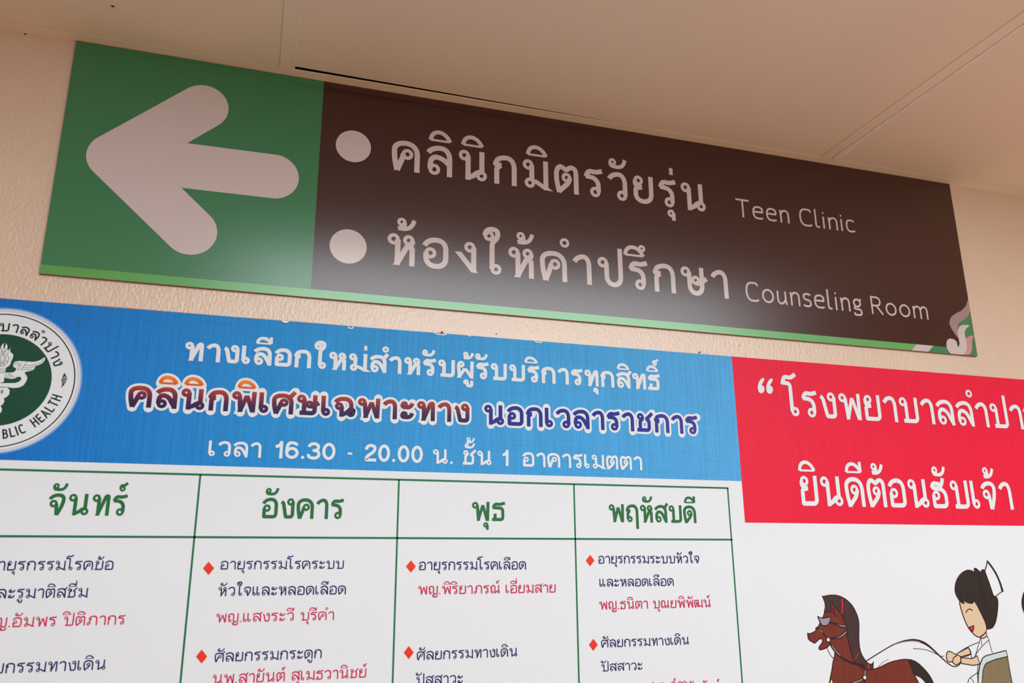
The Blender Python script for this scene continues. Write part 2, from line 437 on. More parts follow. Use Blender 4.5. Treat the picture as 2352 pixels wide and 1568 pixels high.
# ------------------------------------------------------------------ stroke lettering
# glyph: (width, [strokes]); S = pen stroke of (x, y, corner radius), L = small head loop, D = diagonal bar cut level
def S(*p): return ('S', p)
def L(x, y, r=1.25): return ('L', x, y, r)
def Dg(a, b, c, d, k=1.0): return ('D', a, b, c, d, k)
def K(*p): return ('K', p)            # smooth curve through points
def glyphs(flat):
    rb = 1.5 if flat else 2.8         # corner radius of the bowl
    g = {}
    g['ค'] = (7.2, [S((.8, 0), (0, 4.2, 2), (0, 10, 3.6), (7.2, 10, 3.6), (7.2, 0)), L(4.1, 5.7), S((2.85, 5.7), (2.6, 4.2, 1), (1.3, 0))])
    g['ศ'] = (7.2, g['ค'][1] + [S((5.6, 8.8), (6.6, 9.2, .4), (8.0, 11.2))])
    g['ด'] = (7.0, [S((.8, 0), (0, 4.2, 2), (0, 10, 3.6), (7, 10, 3.6), (7, 0)), L(3.5, 5.8, 1.2), S((4.7, 5.8), (4.5, 3.8, 1.5), (1.3, 0))])
    g['ต'] = (7.0, [S((.8, 0), (0, 4.4, 2), (.1, 8.4, 1.3), (1.5, 10.1, .8), (3.5, 8.6, .3), (5.3, 10.1, .8), (7, 9.3, 1.6), (7, 0)), L(3.6, 5.5, 1.15), S((4.75, 5.5), (4.5, 3.6, 1.5), (1.3, 0))])
    g['ก'] = (6.4, [S((.5, 0), (.5, 5.4, .6), (1.7, 6.5)), S((1.9, 6.7), (.0, 7.0, .3), (1.2, 10, 2.6), (6.4, 10, 3.3), (6.4, 0))])
    g['ภ'] = (7.8, [S((2.1, 1.2), (2.1, 5.4, .6), (3.1, 6.5)), S((3.3, 6.7), (1.5, 7.0, .3), (2.7, 10, 2.6), (7.8, 10, 3.3), (7.8, 0)), L(.95, 1.2, 1.15)])
    g['ฤ'] = (6.6, [S((.6, 1.2), (.6, 5.4, .6), (1.8, 6.5)), S((2.0, 6.7), (.1, 7.0, .3), (1.3, 10, 2.6), (6.6, 10, 3.3), (6.6, -3.6)), L(1.8, 1.2, 1.15)])
    g['ร'] = (5.0, [S((.1, 7.4), (.8, 9.9, 1.6), (3.4, 9.4, 1), (5.1, 10.0)), S((.1, 7.4), (4.4, 7.0, 2.6), (4.4, 1.2)), L(3.2, 1.2)])
    g['ธ'] = (5.6, [S((.1, 7.4), (.8, 9.9, 1.6), (3.6, 9.4, 1), (5.8, 10.1)), S((.1, 7.4), (5.4, 7.1, 1.6), (5.4, 0, 1.2), (1.1, 0, .2), (1.1, 3.4)), S((.2, 0), (1.6, 0))])
    g['ว'] = (5.6, [S((0, 7.9), (1.0, 10, 2.2), (5.6, 10, 3.2), (5.6, 1.2)), L(4.4, 1.2)])
    g['า'] = (4.7, [S((0, 7.9), (1.0, 10, 2.0), (4.7, 10, 3.0), (4.7, 0))])
    g['ล'] = (6.8, [S((0, 7.9), (1.2, 10, 2.4), (6.8, 10, 3.4), (6.8, 0)), S((.6, 1.4), (.6, 6.3, 2.4), (4.0, 6.3, 2.2), (6.5, .4)) if flat else S((.6, 1.4), (.6, 6.3, 2.6), (4.6, 6.3, 2.4), (6.8, 3.4)), L(1.9, 1.35, 1.3)])
    g['ส'] = (6.8, g['ล'][1] + [S((5.2, 8.8), (6.4, 9.2, .4), (7.6, 11.0))])
    g['ห'] = (6.8, [L(1.2, 8.7), S((2.45, 8.7), (2.45, 0)), Dg(2.5, 0, 5.5, 7.0), S((5.2, 6.2), (6.7, 7.4, .7), (6.7, 8.7)), L(5.6, 8.7, 1.15), S((4.9, 5.9), (6.7, 6.4, 1.2), (6.7, 0))])
    g['ท'] = (6.6, [L(1.2, 8.7), S((2.45, 8.7), (2.45, 0)), Dg(2.5, 0, 5.2, 9.0), S((5.0, 8.6), (5.6, 9.95, .6), (6.6, 10, .8), (6.6, 7, .5), (6.6, 0))])
    g['พ'] = (8.2, [L(1.1, 8.7, 1.2), S((2.3, 8.7), (2.55, 5, .5), (2.9, 0)), Dg(3.0, 0, 5.3, 8.9, .95), Dg(5.3, 8.9, 7.6, 0, .95), S((8.2, 10), (8.0, 0))])
    g['ผ'] = (7.2, [L(1.3, 8.7, 1.2), S((.1, 8.7), (.1, 6, .5), (.5, 0)), Dg(.6, 0, 3.5, 6.0, .9), Dg(3.5, 6.0, 6.6, 0, .9), S((7.2, 10), (7.0, 0))])
    g['ข'] = (6.2, [L(1.5, 8.8, 1.15), S((2.65, 8.7), (2.5, 6.9, .8), (1.1, 6.0, .8), (1.1, 0, .2), (6.2, 0, rb), (6.2, 10)), S((.3, 0), (2, 0))])
    g['ช'] = (6.6, [L(1.5, 8.8, 1.15), S((2.65, 8.7), (2.5, 6.9, .8), (1.3, 6.0, .8), (1.3, 0, .2), (6.0, 0, rb), (6.0, 6.2, .8), (4.6, 7.4)), S((4.5, 7.2), (5.6, 8.4, .8), (7.2, 10.4)), S((.5, 0), (2, 0))])
    g['ซ'] = (6.8, [L(1.2, 8.8, 1.05), S((2.2, 8.9), (2.9, 8.2, .5), (2.6, 6.9, .8), (1.3, 6.0, .8), (1.3, 0, .2), (6.0, 0, rb), (6.0, 6.2, .8), (4.6, 7.4)), S((4.5, 7.2), (5.6, 8.4, .8), (7.2, 10.4)), S((.5, 0), (2, 0))])
    bow = [L(1.2, 8.7), S((2.45, 8.7), (2.45, 0, .1 if flat else rb), (7.2, 0, rb), (7.2, 10))] + ([S((1.6, 0), (3.2, 0))] if flat else [])
    g['บ'] = (7.2, bow)
    g['ป'] = (7.2, bow + [S((7.2, 9), (7.2, 13.4))])
    g['ษ'] = (7.6, bow[:1] + [S((2.45, 8.7), (2.45, 0, .1 if flat else rb), (7.0, 0, rb), (7.0, 10))] + bow[2:] + [L(4.7, 5.4, 1.1), S((4.7, 4.3), (6.2, 4.1, 1), (8.6, 6.4))])
    g['น'] = (7.9, [L(1.2, 8.7), S((2.45, 8.7), (2.45, 0)), S((2.7, .3), (4.0, .6, 1), (6.0, 3.0, 1.6), (7.1, 2.5)), S((7.0, 10), (7.0, 2.2)), L(6.9, 1.25, 1.2)])
    g['ม'] = (7.4, [L(1.2, 8.7), S((2.45, 8.7), (2.45, 2.0)), L(1.75, 1.3, 1.2), Dg(2.6, 2.9, 6.9, 0, .9), S((7.3, 10), (7.3, 0))])
    g['ย'] = (6.2, [L(1.5, 8.7, 1.2), S((.3, 8.7), (.3, 6.3, 1.2), (2.6, 5.9)), S((2.6, 5.9), (.4, 5.5, .9), (.4, 0, .2 if flat else rb), (6.2, 0, rb), (6.2, 10))])
    g['อ'] = (6.4, [S((.1, 7.7), (1.0, 10, 2.4), (6.4, 10, 3), (6.4, 0, rb), (.5, 0, .2 if flat else rb), (.5, 5.0)), L(1.8, 4.9, 1.25)])
    g['ฮ'] = (6.8, [S((.2, 7.6), (.6, 9.6, 1.4), (3.6, 9.0, 1.0), (5.0, 8.8, .5), (5.6, 10.6)), S((.2, 7.6), (3.4, 7.0, 1), (4.6, 8.4)), S((2.6, 7.2), (6.4, 6.6, 2.4), (6.4, 0, rb), (.5, 0, .2 if flat else rb), (.5, 4.6)), L(1.8, 4.4, 1.2)])
    if flat:
        g['ง'] = (5.6, [S((0, 8.6), (.8, 8.0, .8), (2.2, 0, .4), (5.6, 0, 1.2), (5.6, 8.7)), L(4.4, 8.7, 1.2)])
        g['จ'] = (6.2, [S((0, 7.9), (1.0, 10, 2.4), (6.2, 10, 3.2), (5.6, 4.6, 1.6), (3.9, 0)), L(1.7, 5.3, 1.2), S((2.9, 5.3), (3.4, 0))])
    else:
        g['ง'] = (5.0, [L(3.8, 8.7, 1.2), S((5.0, 8.7), (5.0, 0)), Dg(4.7, 0, .2, 6.6)])
        g['จ'] = (6.2, [S((0, 7.9), (1.0, 10, 2.4), (6.2, 10, 3.2), (5.6, 4.6, 1.6), (3.9, 0)), L(1.7, 5.3, 1.2), S((2.9, 5.3), (3.6, 0))])
    g['ฉ'] = (7.4, [S((0, 7.9), (1.0, 10, 2.4), (6.8, 10, 3.2), (6.8, 2.2)), L(1.5, 5.3, 1.15), S((2.65, 5.3), (2.65, 0)), S((2.9, .3), (4.2, .6, 1), (5.8, 2.8, 1.4), (6.8, 2.4)), L(6.7, 1.25, 1.2)])
    g['ญ'] = (8.6, [S((.6, 1.2), (.6, 5.4, .6), (1.5, 6.5)), S((1.6, 6.7), (0, 7.0, .3), (1.0, 10, 2.0), (4.8, 10, 2.6), (4.8, 0, 1.2), (8.6, 0, 1.6), (8.6, 10)), L(1.7, 1.2, 1.1), L(4.6, -1.9, .8), S((5.4, -1.9), (4.6, -3.4, .8), (8.5, -3.4, 1.4), (8.7, -1.6))])
    g['ณ'] = (9.6, [S((.6, 1.2), (.6, 5.4, .6), (1.5, 6.5)), S((1.6, 6.7), (0, 7.0, .3), (1.0, 10, 2.0), (4.6, 10, 2.6), (4.6, 0)), L(1.7, 1.2, 1.1), S((4.8, .2), (6.8, 2.8, 1.4), (8.4, 2.4)), S((8.6, 10), (8.6, 2.2)), L(8.6, 1.25, 1.1)])
    g['ฒ'] = (9.4, [S((.6, 0), (0, 4.4, 2), (.1, 8.4, 1.3), (1.2, 10.1, .8), (2.4, 8.8, .3), (3.6, 10.1, .8), (4.8, 9.3, 1.4), (4.8, 2)), L(2.6, 5.6, 1.0), S((3.6, 5.6), (3.0, 3.4, 1.2), (1.0, 0)), L(4.6, 1.2, 1.05), Dg(5.4, 2.6, 8.9, 0, .9), S((9.3, 10), (9.3, 0))])
    g['เ'] = (2.4, [S((.05, 10), (.05, 1.2)), L(1.25, 1.25, 1.2)])
    g['แ'] = (6.2, [S((.05, 10), (.05, 1.2)), L(1.25, 1.25, 1.2), S((3.85, 10), (3.85, 1.2)), L(5.05, 1.25, 1.2)])
    g['ใ'] = (4.4, [S((.0, 13.4), (.3, 15.6, 1.8), (4.0, 15.8, 1.9), (4.0, 13.0, 1.4), (2.2, 11.4, 1.2), (2.2, 1.25)), L(1.2, 13.4, 1.15), L(3.4, 1.25, 1.2)])
    g['โ'] = (3.9, [S((-1.4, 13.2), (-.6, 15.7, 1.4), (1.8, 15.0, 1.0), (3.6, 16.2)), S((-1.4, 13.2), (1.6, 12.9, 1.2), (1.6, 1.25)), L(2.8, 1.25, 1.2)])
    h = [L(1.2, 1.1, .95), S((.25, 1.1), (.5, -.5, .8), (4.2, -.6, 1.8), (4.8, 1.9))]
    up = lambda d: [('L', h[0][1], h[0][2] + d, h[0][3]), ('S', tuple((q[0], q[1] + d) + tuple(q[2:]) for q in h[1][1]))]
    g['ะ'] = (4.8, up(7.3) + up(.9))
    # Latin and figures
    g['T'] = (6.4, [S((0, 10), (6.4, 10)), S((3.2, 10), (3.2, 0))])
    g['e'] = (5.0, [S((.2, 3.9), (5.0, 3.9), (5.0, 7.0, 2.4), (0, 7.0, 2.6), (0, 0, 2.8), (4.8, 0, 1.0), (4.9, .6))])
    g['n'] = (4.6, [S((0, 7.0), (.3, 4, .5), (.3, 0)), S((.3, 4.2), (.9, 7.0, 2.0), (4.6, 7.0, 2.2), (4.6, 0))])
    g['C'] = (6.2, [S((6.2, 8.6), (5.6, 10.1, 1.0), (0, 10.0, 4.2), (0, 0, 4.2), (5.6, -.1, 1.0), (6.2, .7))])
    g['l'] = (1.7, [S((0, 10.6), (0, 0, 1.2), (1.6, 0))])
    g['i'] = (.6, [S((.2, 7.0), (.2, 0)), ('F', .2, 9.3, .62)])
    g['c'] = (4.4, [S((4.4, 6.4), (3.6, 7.1, .8), (0, 7.0, 2.8), (0, 0, 2.8), (3.8, -.05, .8), (4.5, .6))])
    g['o'] = (5.6, [('O', 2.8, 3.5, 2.8, 3.5)])
    g['u'] = (4.6, [S((0, 7.0), (0, 0, 2.2), (3.4, 0, 2.2), (4.3, 3)), S((4.3, 7.0), (4.3, 1.6, 1.0), (4.7, 0))])
    g['s'] = (3.8, [S((3.8, 6.4), (3.4, 7.1, .8), (.1, 7.0, 1.6), (.1, 3.9, 1.4), (3.9, 3.3, 1.4), (3.9, 0, 1.6), (.6, -.05, .8), (-.1, .6))])
    g['g'] = (4.4, [('O', 2.1, 4.9, 1.9, 2.1), S((4.6, 7.2), (3.6, 6.4)), S((1.0, 3.2), (.0, 1.6, 1.0), (4.2, 1.0, 1.0), (4.4, -1.9, 1.6), (.0, -1.9, 1.2), (.2, -1.2))])
    g['R'] = (5.8, [S((0, 10), (0, 0)), S((0, 10), (5.0, 10, 2.5), (5.0, 4.8, 2.5), (0, 4.8)), S((2.6, 4.8), (5.8, 0))])
    g['m'] = (8.2, [S((0, 7.0), (.2, 4, .5), (.2, 0)), S((.2, 4.2), (.8, 7.0, 1.8), (4.2, 7.0, 2.0), (4.2, 0)), S((4.2, 4.2), (4.8, 7.0, 1.8), (8.2, 7.0, 2.0), (8.2, 0))])
    g['P'] = (5.6, [S((0, 10), (0, 0)), S((0, 10), (5.6, 10, 2.6), (5.6, 4.6, 2.6), (0, 4.6))])
    g['U'] = (6.2, [S((0, 10), (0, 0, 3), (6.2, 0, 3), (6.2, 10))])
    g['B'] = (5.8, [S((0, 10), (0, 0)), S((0, 10), (5.2, 10, 2.4), (5.2, 5.2, 2.2), (0, 5.2)), S((0, 5.2), (5.8, 5.2, 2.4), (5.8, 0, 2.4), (0, 0))])
    g['L'] = (5.0, [S((0, 10), (0, 0, .1), (5.0, 0))])
    g['I'] = (.4, [S((.2, 10), (.2, 0))])
    g['H'] = (6.4, [S((0, 10), (0, 0)), S((6.4, 10), (6.4, 0)), S((0, 5.2), (6.4, 5.2))])
    g['E'] = (5.2, [S((5.2, 10), (0, 10, .1), (0, 0, .1), (5.2, 0)), S((0, 5.2), (4.8, 5.2))])
    g['A'] = (7.0, [Dg(0, 0, 3.5, 10), Dg(3.5, 10, 7.0, 0), S((1.4, 3.2), (5.6, 3.2))])
    g['1'] = (3.0, [S((2.8, 10), (2.8, 0)), S((0, 7.2), (1.8, 7.5, 1.5), (2.6, 9.6))])
    g['6'] = (5.4, [('O', 2.7, 3.1, 2.7, 3.1), S((5.2, 8.6), (4.4, 10, 1.4), (0, 10.2, 4), (0, 3.2))])
    g['3'] = (5.2, [S((.1, 7.9), (.5, 10, 2), (5.0, 10, 2.4), (5.0, 5.3, 2.2), (2.2, 5.3)), S((2.2, 5.3), (5.4, 5.3, 2.4), (5.4, 0, 2.6), (-.2, 0, 2.6), (-.1, 2.4))])
    g['0'] = (5.4, [('O', 2.7, 5, 2.7, 5)])
    g['2'] = (5.2, [S((.1, 7.2), (.1, 10, 2.6), (5.2, 10, 2.6), (5.2, 6.2, 2.0), (.3, 2.2, 1.6), (.1, 0, .2), (5.2, 0))])
    g['-'] = (2.6, [S((.3, 4.0), (2.3, 4.0))])
    g['.'] = (.6, [('F', .3, .2, .9)])
    g[' '] = (3.6, [])
    return g
G_ROUND, G_FLAT = glyphs(False), glyphs(True)
STEM = {'น': 7.0, 'ร': 4.6, 'ฉ': 6.8, 'ช': 6.4, 'ซ': 6.4, 'ณ': 8.6, 'พ': 8.0, 'ธ': 5.4}
ring_mark = lambda x, y, r: ('L', x, y, r)
dome = [S((-6.2, 11.6), (-5.6, 14.3, 2.0), (-1.4, 14.3, 2.6), (0, 11.6)), ('T', ((-6.2, 11.5), (0, 11.5)))]
MARK = {
    'ิ': dome,
    'ี': dome + [S((0.1, 11.7), (0.1, 14.9))],
    'ึ': dome + [L(-.3, 14.2, .8)],
    'ื': dome + [S((0.1, 11.7), (0.1, 14.9)), ('T', ((-2.2, 13.4), (-2.2, 15.2)))],
    'ั': [L(-4.3, 13.2, .9), S((-5.2, 13.2), (-4.9, 11.7, .8), (-.6, 11.5, 1.9), (0.3, 14.3))],
    '์': [L(-1.4, 12.6, .9), S((-2.3, 12.7), (-2.2, 14.2, .9), (-.6, 14.1, .5), (.6, 15.2))],
    '่': [S((-.1, 11.9), (-.1, 14.0))],
    '้': [L(-3.4, 13.6, .9), S((-2.5, 13.6), (-2.6, 12.3, .5), (-4.2, 11.5)), S((-4.2, 11.5), (-.8, 11.4, 2.0), (0.3, 14.3))],
    'ํ': [L(.2, 13.0, 1.15)],
    'ุ': [L(-1.0, -1.9, .9), S((-.1, -1.9), (-.1, -4.2))],
    'ู': [L(-3.2, -1.8, .85), S((-2.35, -1.8), (-2.35, -4.0, .3), (-.1, -4.0, .8), (-.1, -1.2))],
}
LOWER = 'ุู'
TONES = '่้์'

def fillet(pts, cap0, cap1, n=7):
    P = [(p[0], p[1]) for p in pts]
    out = [P[0]]
    for i in range(1, len(P) - 1):
        r = pts[i][2] if len(pts[i]) > 2 else 0.1
        a, p, b = P[i - 1], P[i], P[i + 1]
        la = math.hypot(a[0] - p[0], a[1] - p[1]); lb = math.hypot(b[0] - p[0], b[1] - p[1])
        ra = min(r, la * (0.5 if i > 1 else 0.97)); rb_ = min(r, lb * (0.5 if i < len(P) - 2 else 0.97))
        q0 = (p[0] + (a[0] - p[0]) / la * ra, p[1] + (a[1] - p[1]) / la * ra)
        q1 = (p[0] + (b[0] - p[0]) / lb * rb_, p[1] + (b[1] - p[1]) / lb * rb_)
        kk = 0.6
        c0 = (q0[0] + (p[0] - q0[0]) * kk, q0[1] + (p[1] - q0[1]) * kk); c1 = (q1[0] + (p[0] - q1[0]) * kk, q1[1] + (p[1] - q1[1]) * kk)
        m = n if r > 0.5 else 3
        for j in range(m + 1):
            t = j / m; u = 1 - t
            out.append(tuple(u ** 3 * q0[k] + 3 * u * u * t * c0[k] + 3 * u * t * t * c1[k] + t ** 3 * q1[k] for k in (0, 1)))
    out.append(P[-1])
    return out

def lay(text, weight, flat, total=None, height=1.0, gap=1.5, xs=None):
    """returns a list of (points in metres, width, closed) for the string, baseline at 0"""
    G = G_FLAT if flat else G_ROUND
    h = height / 10.0
    w = weight * h
    text = text.replace('ำ', 'ํา')
    base = [c for c in text if c not in MARK]
    natural = sum(G[c][0] for c in base) + gap * (len(base) - 1)
    if text and base[0] == 'โ': natural += 1.4
    nb = sum(1 for c in base if c != ' ')
    sx = (total - nb * w) / natural if total else h * (xs or 1.0)
    items = []
    x = w / 2
    if base[0] == 'โ': x += 1.4 * sx
    prev = None; prevx = 0; stacked = False
    def emit(strokes, ox, kind, dy=0.0, ms=1.0):
        loops = [s for s in strokes if s[0] == 'L']
        def Y(y):
            if kind == 'up': return (y + dy + (weight - 1) * .32) * h
            if kind == 'dn': return (y + dy - (weight - 1) * .3) * h
            if y > 10: return (10 - weight / 2 + (y - 10)) * h
            if y < 0: return (weight / 2 + y) * h
            return (weight / 2 + y * (10 - weight) / 10) * h
        mp = lambda p: (ox + p[0] * sx, Y(p[1]))
        for s in strokes:
            if s[0] in 'LO':
                cx, cy = s[1], s[2]; rx = s[3]; ry = s[3] if s[0] == 'L' else s[4]
                n = 20 if s[0] == 'L' else 36
                c = mp((cx, cy))
                yr = ry * h * (10 - weight) / 10 if s[0] == 'O' else ry * h
                xr = rx * sx if s[0] == 'O' else rx * (0.35 * h + 0.65 * sx)
                items.append(([(c[0] + xr * math.cos(2 * math.pi * i / n), c[1] + yr * math.sin(2 * math.pi * i / n)) for i in range(n)], w * ((.68 if weight < 1.8 else .76) if s[0] == 'L' else 1) * ms, True))
            elif s[0] == 'F':
                c = mp((s[1], s[2])); r = s[3] * h * (0.55 + weight * .28)
                c = (c[0], max(c[1], r) if kind == 'c' else c[1])
                items.append(([(c[0] + r * .5 * math.cos(2 * math.pi * i / 16), c[1] + r * .5 * math.sin(2 * math.pi * i / 16)) for i in range(16)], r * .98, True))
            elif s[0] == 'T':
                items.append(([mp(p) for p in s[1]], w * .55 * ms, False))
            elif s[0] == 'D':
                a, b = mp((s[1], s[2])), mp((s[3], s[4]))
                up_ = 1 if b[1] > a[1] else -1
                hw = w / 2
                # run the bar to the outer edge of the letter and cut it level
                for e, (q, o_, sg) in enumerate(((a, b, -up_), (b, a, up_))):
                    yy = (s[2], s[4])[e]
                    if yy in (0, 10):
                        t = hw / abs(b[1] - a[1]); q2 = (q[0] - (o_[0] - q[0]) * t, q[1] + sg * hw)
                        if e == 0: a = q2
                        else: b = q2
                dx, dz = b[0] - a[0], b[1] - a[1]; Ln = math.hypot(dx, dz)
                hwid = hw * s[5] * Ln / abs(dz)
                items.append(([(a[0] - hwid, a[1]), (a[0] + hwid, a[1]), (b[0] + hwid, b[1]), (b[0] - hwid, b[1])], 0, 'poly'))
            elif s[0] == 'S':
                pts = s[1]
                near = lambda q: any(abs(math.hypot(q[0] - l[1], q[1] - l[2]) - l[3]) < .35 for l in loops)
                F = fillet([mp(p) + ((p[2] * (sx + h) / 2,) if len(p) > 2 else ()) for p in [tuple(q) for q in pts]], 0, 0) if len(pts) > 2 else [mp(p) for p in pts]
                if len(pts) > 2:
                    F = fillet([(mp(p)[0] / h, mp(p)[1] / h) + ((p[2],) if len(p) > 2 else ()) for p in pts], 0, 0)
                    F = [(a * h, b * h) for a, b in F]
                ww = w * ms
                for e in (0, -1):
                    q = pts[e]
                    if near(q): continue
                    if kind == 'c' and q[1] not in (0, 10) and 0 < q[1] < 10: ext = 0.12 * ww
                    else: ext = 0.5 * ww if kind == 'c' else 0.15 * ww
                    a, b = (F[0], F[1]) if e == 0 else (F[-1], F[-2])
                    Ln = math.hypot(a[0] - b[0], a[1] - b[1]) or 1
                    p2 = (a[0] + (a[0] - b[0]) / Ln * ext, a[1] + (a[1] - b[1]) / Ln * ext)
                    if e == 0: F[0] = p2
                    else: F[-1] = p2
                items.append((F, ww, False))
    for c in text:
        if c in MARK:
            ax = prevx + STEM.get(prev, G[prev][0]) * sx
            if c in LOWER:
                emit(MARK[c], ax, 'dn', 0, .85)
            else:
                if prev == 'ป' : ax -= (1.6 * sx + w)
                dy = 0.0
                if stacked and c in TONES: dy = 3.7
                emit(MARK[c], ax, 'up', dy, .82 if not dy else .72)
                stacked = True
            continue
        emit(G[c][1], x, 'c')
        prev, prevx, stacked = c, x, False
        x += G[c][0] * sx + gap * sx + (w if c != ' ' else 0)
    return items, x

def add_items(F, items, fn, extra=0.0):
    for pts, w, kind in items:
        if kind == 'poly':
            q = [fn(*p) for p in pts]
            F.poly(q)
            if extra: F.ribbon(q, extra, True)
        else:
            if extra and not kind:
                # round ends for the outline
                P = [fn(*p) for p in pts]
                for e in (P[0], P[-1]): F.disc(e, (w + extra) / 2, n=14)
                F.ribbon(P, w + extra)
            else:
                F.ribbon([fn(*p) for p in pts], w + extra, bool(kind))

def text_line(text, xl, xr, b, top, weight, mat, parent, y, flat=True, gap=1.5, label=None, name='lettering', outline=None, capk=1.0):
    """xl, xr: photograph columns of the two ends; b: a baseline point; top: row of the letter top above it"""
    X, Z = at(*b)
    h = (at(b[0], top)[1] - Z) * capk
    x0, x1 = at_x(xl, Z, b[1]), at_x(xr, Z, b[1])
    items, _ = lay(text, weight, flat, total=x1 - x0, height=h, gap=gap)
    fn = lambda a, c: (x0 + a, Z + c)
    if outline:
        F = Flat(); add_items(F, items, fn, outline[0] * h / 10)
        F.build('letter_outline', outline[1], parent, y + 0.00032, 'white outline around the coloured letters')
    F = Flat(); add_items(F, items, fn)
    return F.build(name, mat, parent, y, label)

def px_poly(pts, sx=1.0, ox=0.0, oy=0.0, sm=0):
    q = [at(ox + x / sx, oy + y / sx) for x, y in pts]
    return smooth(q, sm, True) if sm else q
def px_line(pts, sx=1.0, ox=0.0, oy=0.0, sm=0):
    q = [at(ox + x / sx, oy + y / sx) for x, y in pts]
    return smooth(q, sm) if sm else q

# ------------------------------------------------------------------ the direction sign
SX0, SX1 = -0.2530 * D, 1.1108 * D
SZ0, SZ1 = CZ + 0.3262 * D, CZ + 0.6342 * D
ST = 0.006
sign = thing('direction_sign', 'long brown and green clinic direction sign with a big white left arrow, under the ceiling', 'sign', ((SX0 + SX1) / 2, 0, SZ0))
so = sign.location
o = link('board', box_mesh('board', SX0 - so.x, SX1 - so.x, -ST, 0, 0, SZ1 - SZ0, 0.0003), sign, MAT['sign_edge'])
GX = 0.0495 * D; GZ = CZ + 0.3373 * D
def rect(x0, x1, z0, z1): return [(x0, z0), (x1, z0), (x1, z1), (x0, z1)]
e = 0.0004
def flat_poly(name, pts, mat, parent, y, label=None):
    F = Flat(); F.poly(pts); return F.build(name, mat, parent, y, label)
flat_poly('green_field', rect(SX0 + e, GX, GZ, SZ1 - e), MAT['s_green'], sign, -ST - .0001, 'green square field behind the arrow')
flat_poly('brown_field', rect(GX, SX1 - e, GZ, SZ1 - e), MAT['s_brown'], sign, -ST - .0001, 'dark brown field behind the lettering')
slash = px_poly([(1508, 1172), (1637, 1183), (1598, 1235), (1472, 1222)], 3.3504, 1650, 440)
xs_ = (slash[0][0] + slash[3][0]) / 2
flat_poly('green_strip', rect(SX0 + e, xs_ + .01, SZ0 + e, GZ), MAT['s_strip'], sign, -ST - .0001, 'light green strip along the lower edge')
flat_poly('green_strip', rect(xs_ + .01, SX1 - .05, SZ0 + e, GZ), MAT['s_green2'], sign, -ST - .0001, 'darker green end of the lower strip')
s2 = [(slash[0][0], GZ), (slash[1][0], GZ), (slash[2][0], SZ0 + e), (slash[3][0], SZ0 + e)]
flat_poly('slanted_bar', s2, MAT['s_white'], sign, -ST - .0002)
fl = dict(sx=7.84, ox=2130, oy=640)
gp = px_poly([(725, 600), (862, 1398), (720, 1386), (345, 1356), (300, 1225), (500, 1240), (540, 1180), (510, 1060), (515, 860), (570, 780), (660, 720), (712, 650)], **fl)
gp = [(min(x, SX1 - e), max(z, SZ0 + e)) for x, z in gp]
flat_poly('corner_field', gp, MAT['s_green2'], sign, -ST - .0002, 'green corner field behind the flame ornament')
mv = px_poly([(694, 383), (735, 600), (722, 612), (700, 670), (660, 720), (570, 780), (522, 830), (510, 900), (515, 1075), (480, 1040), (400, 920), (358, 825), (362, 760), (400, 690), (470, 640), (570, 590), (650, 510)], **fl)
mv = [(min(x, SX1 - e), z) for x, z in mv]
flat_poly('flame_ornament', mv, MAT['s_mauve'], sign, -ST - .0003, 'mauve flame curl at the right edge')
cw = px_poly([(720, 865), (690, 845), (600, 843), (540, 870), (510, 930), (503, 1000), (520, 1080), (541, 1170), (533, 1225), (512, 1245), (500, 1215), (490, 1150), (440, 1102), (370, 1087), (322, 1110), (303, 1160), (305, 1230), (330, 1300), (375, 1358), (500, 1372), (620, 1378), (655, 1325), (670, 1250), (662, 1130), (636, 1030), (632, 960), (665, 900)], sm=0, **fl)
flat_poly('flame_ornament', [(x, max(z, SZ0 + e)) for x, z in cw], MAT['s_white'], sign, -ST - .0004, 'white flame curl in the lower right corner')
pk = px_poly([(795, 1052), (760, 1030), (700, 1055), (653, 1095), (667, 1150), (670, 1240), (662, 1310), (632, 1376), (700, 1382), (745, 1340), (765, 1270), (762, 1150), (775, 1075)], **fl)
flat_poly('flame_ornament', [(x, max(z, SZ0 + e)) for x, z in pk], MAT['s_pink'], sign, -ST - .0003, 'pink flame curl beside the white one')
# arrow
AW = 0.0615 * D
A0 = (-0.1925 * D, CZ + 0.4835 * D)
pts = [(-0.0985 * D, CZ + 0.5690 * D), (-0.0052 * D - .0 , CZ + 0.4848 * D), (-0.0975 * D, CZ + 0.3975 * D)]
F = Flat()
F.disc(A0, AW / 2, n=64)
for p in pts:
    F.ribbon([A0, p], AW); F.disc(p, AW / 2, n=64)
F.build('arrow', MAT['s_white'], sign, -ST - .0003, 'big white arrow with rounded ends pointing left')
for c in ((811, 339.5), (799, 568.5)):
    F = Flat(); F.disc(at(*c), 0.0233 * D if c[1] < 400 else 0.0236 * D, n=48)
    F.build('bullet', MAT['s_white'], sign, -ST - .0003)
ys = -ST - .0003
text_line('คลินิกมิตรวัยรุ่น', 897, 1618.5, (930, 396.5), 327, 1.62, MAT['s_white'], sign, ys, flat=False, gap=1.9, label='white Thai lettering, upper line')
text_line('ห้องให้คำปรึกษา', 885, 1670.5, (907, 610.5), 538, 1.62, MAT['s_white'], sign, ys, flat=False, gap=1.9, label='white Thai lettering, lower line')
for tx, xa, xb_, b_, tp, lab in (('Teen', 1688.8, 1810, (1708, 502.1), 461, 'upper'), ('Clinic', 1834, 1961, (1850, 522.0), 482.5, 'upper'),
                                ('Counseling', 1710.6, 1977, (1817, 703.6), 660, 'lower'), ('Room', 1998.6, 2128.3, (2010, 723.5), 683, 'lower')):
    text_line(tx, xa, xb_, b_, tp, 1.0, MAT['s_white'], sign, ys, gap=1.7, label='small white English word, %s line' % lab)

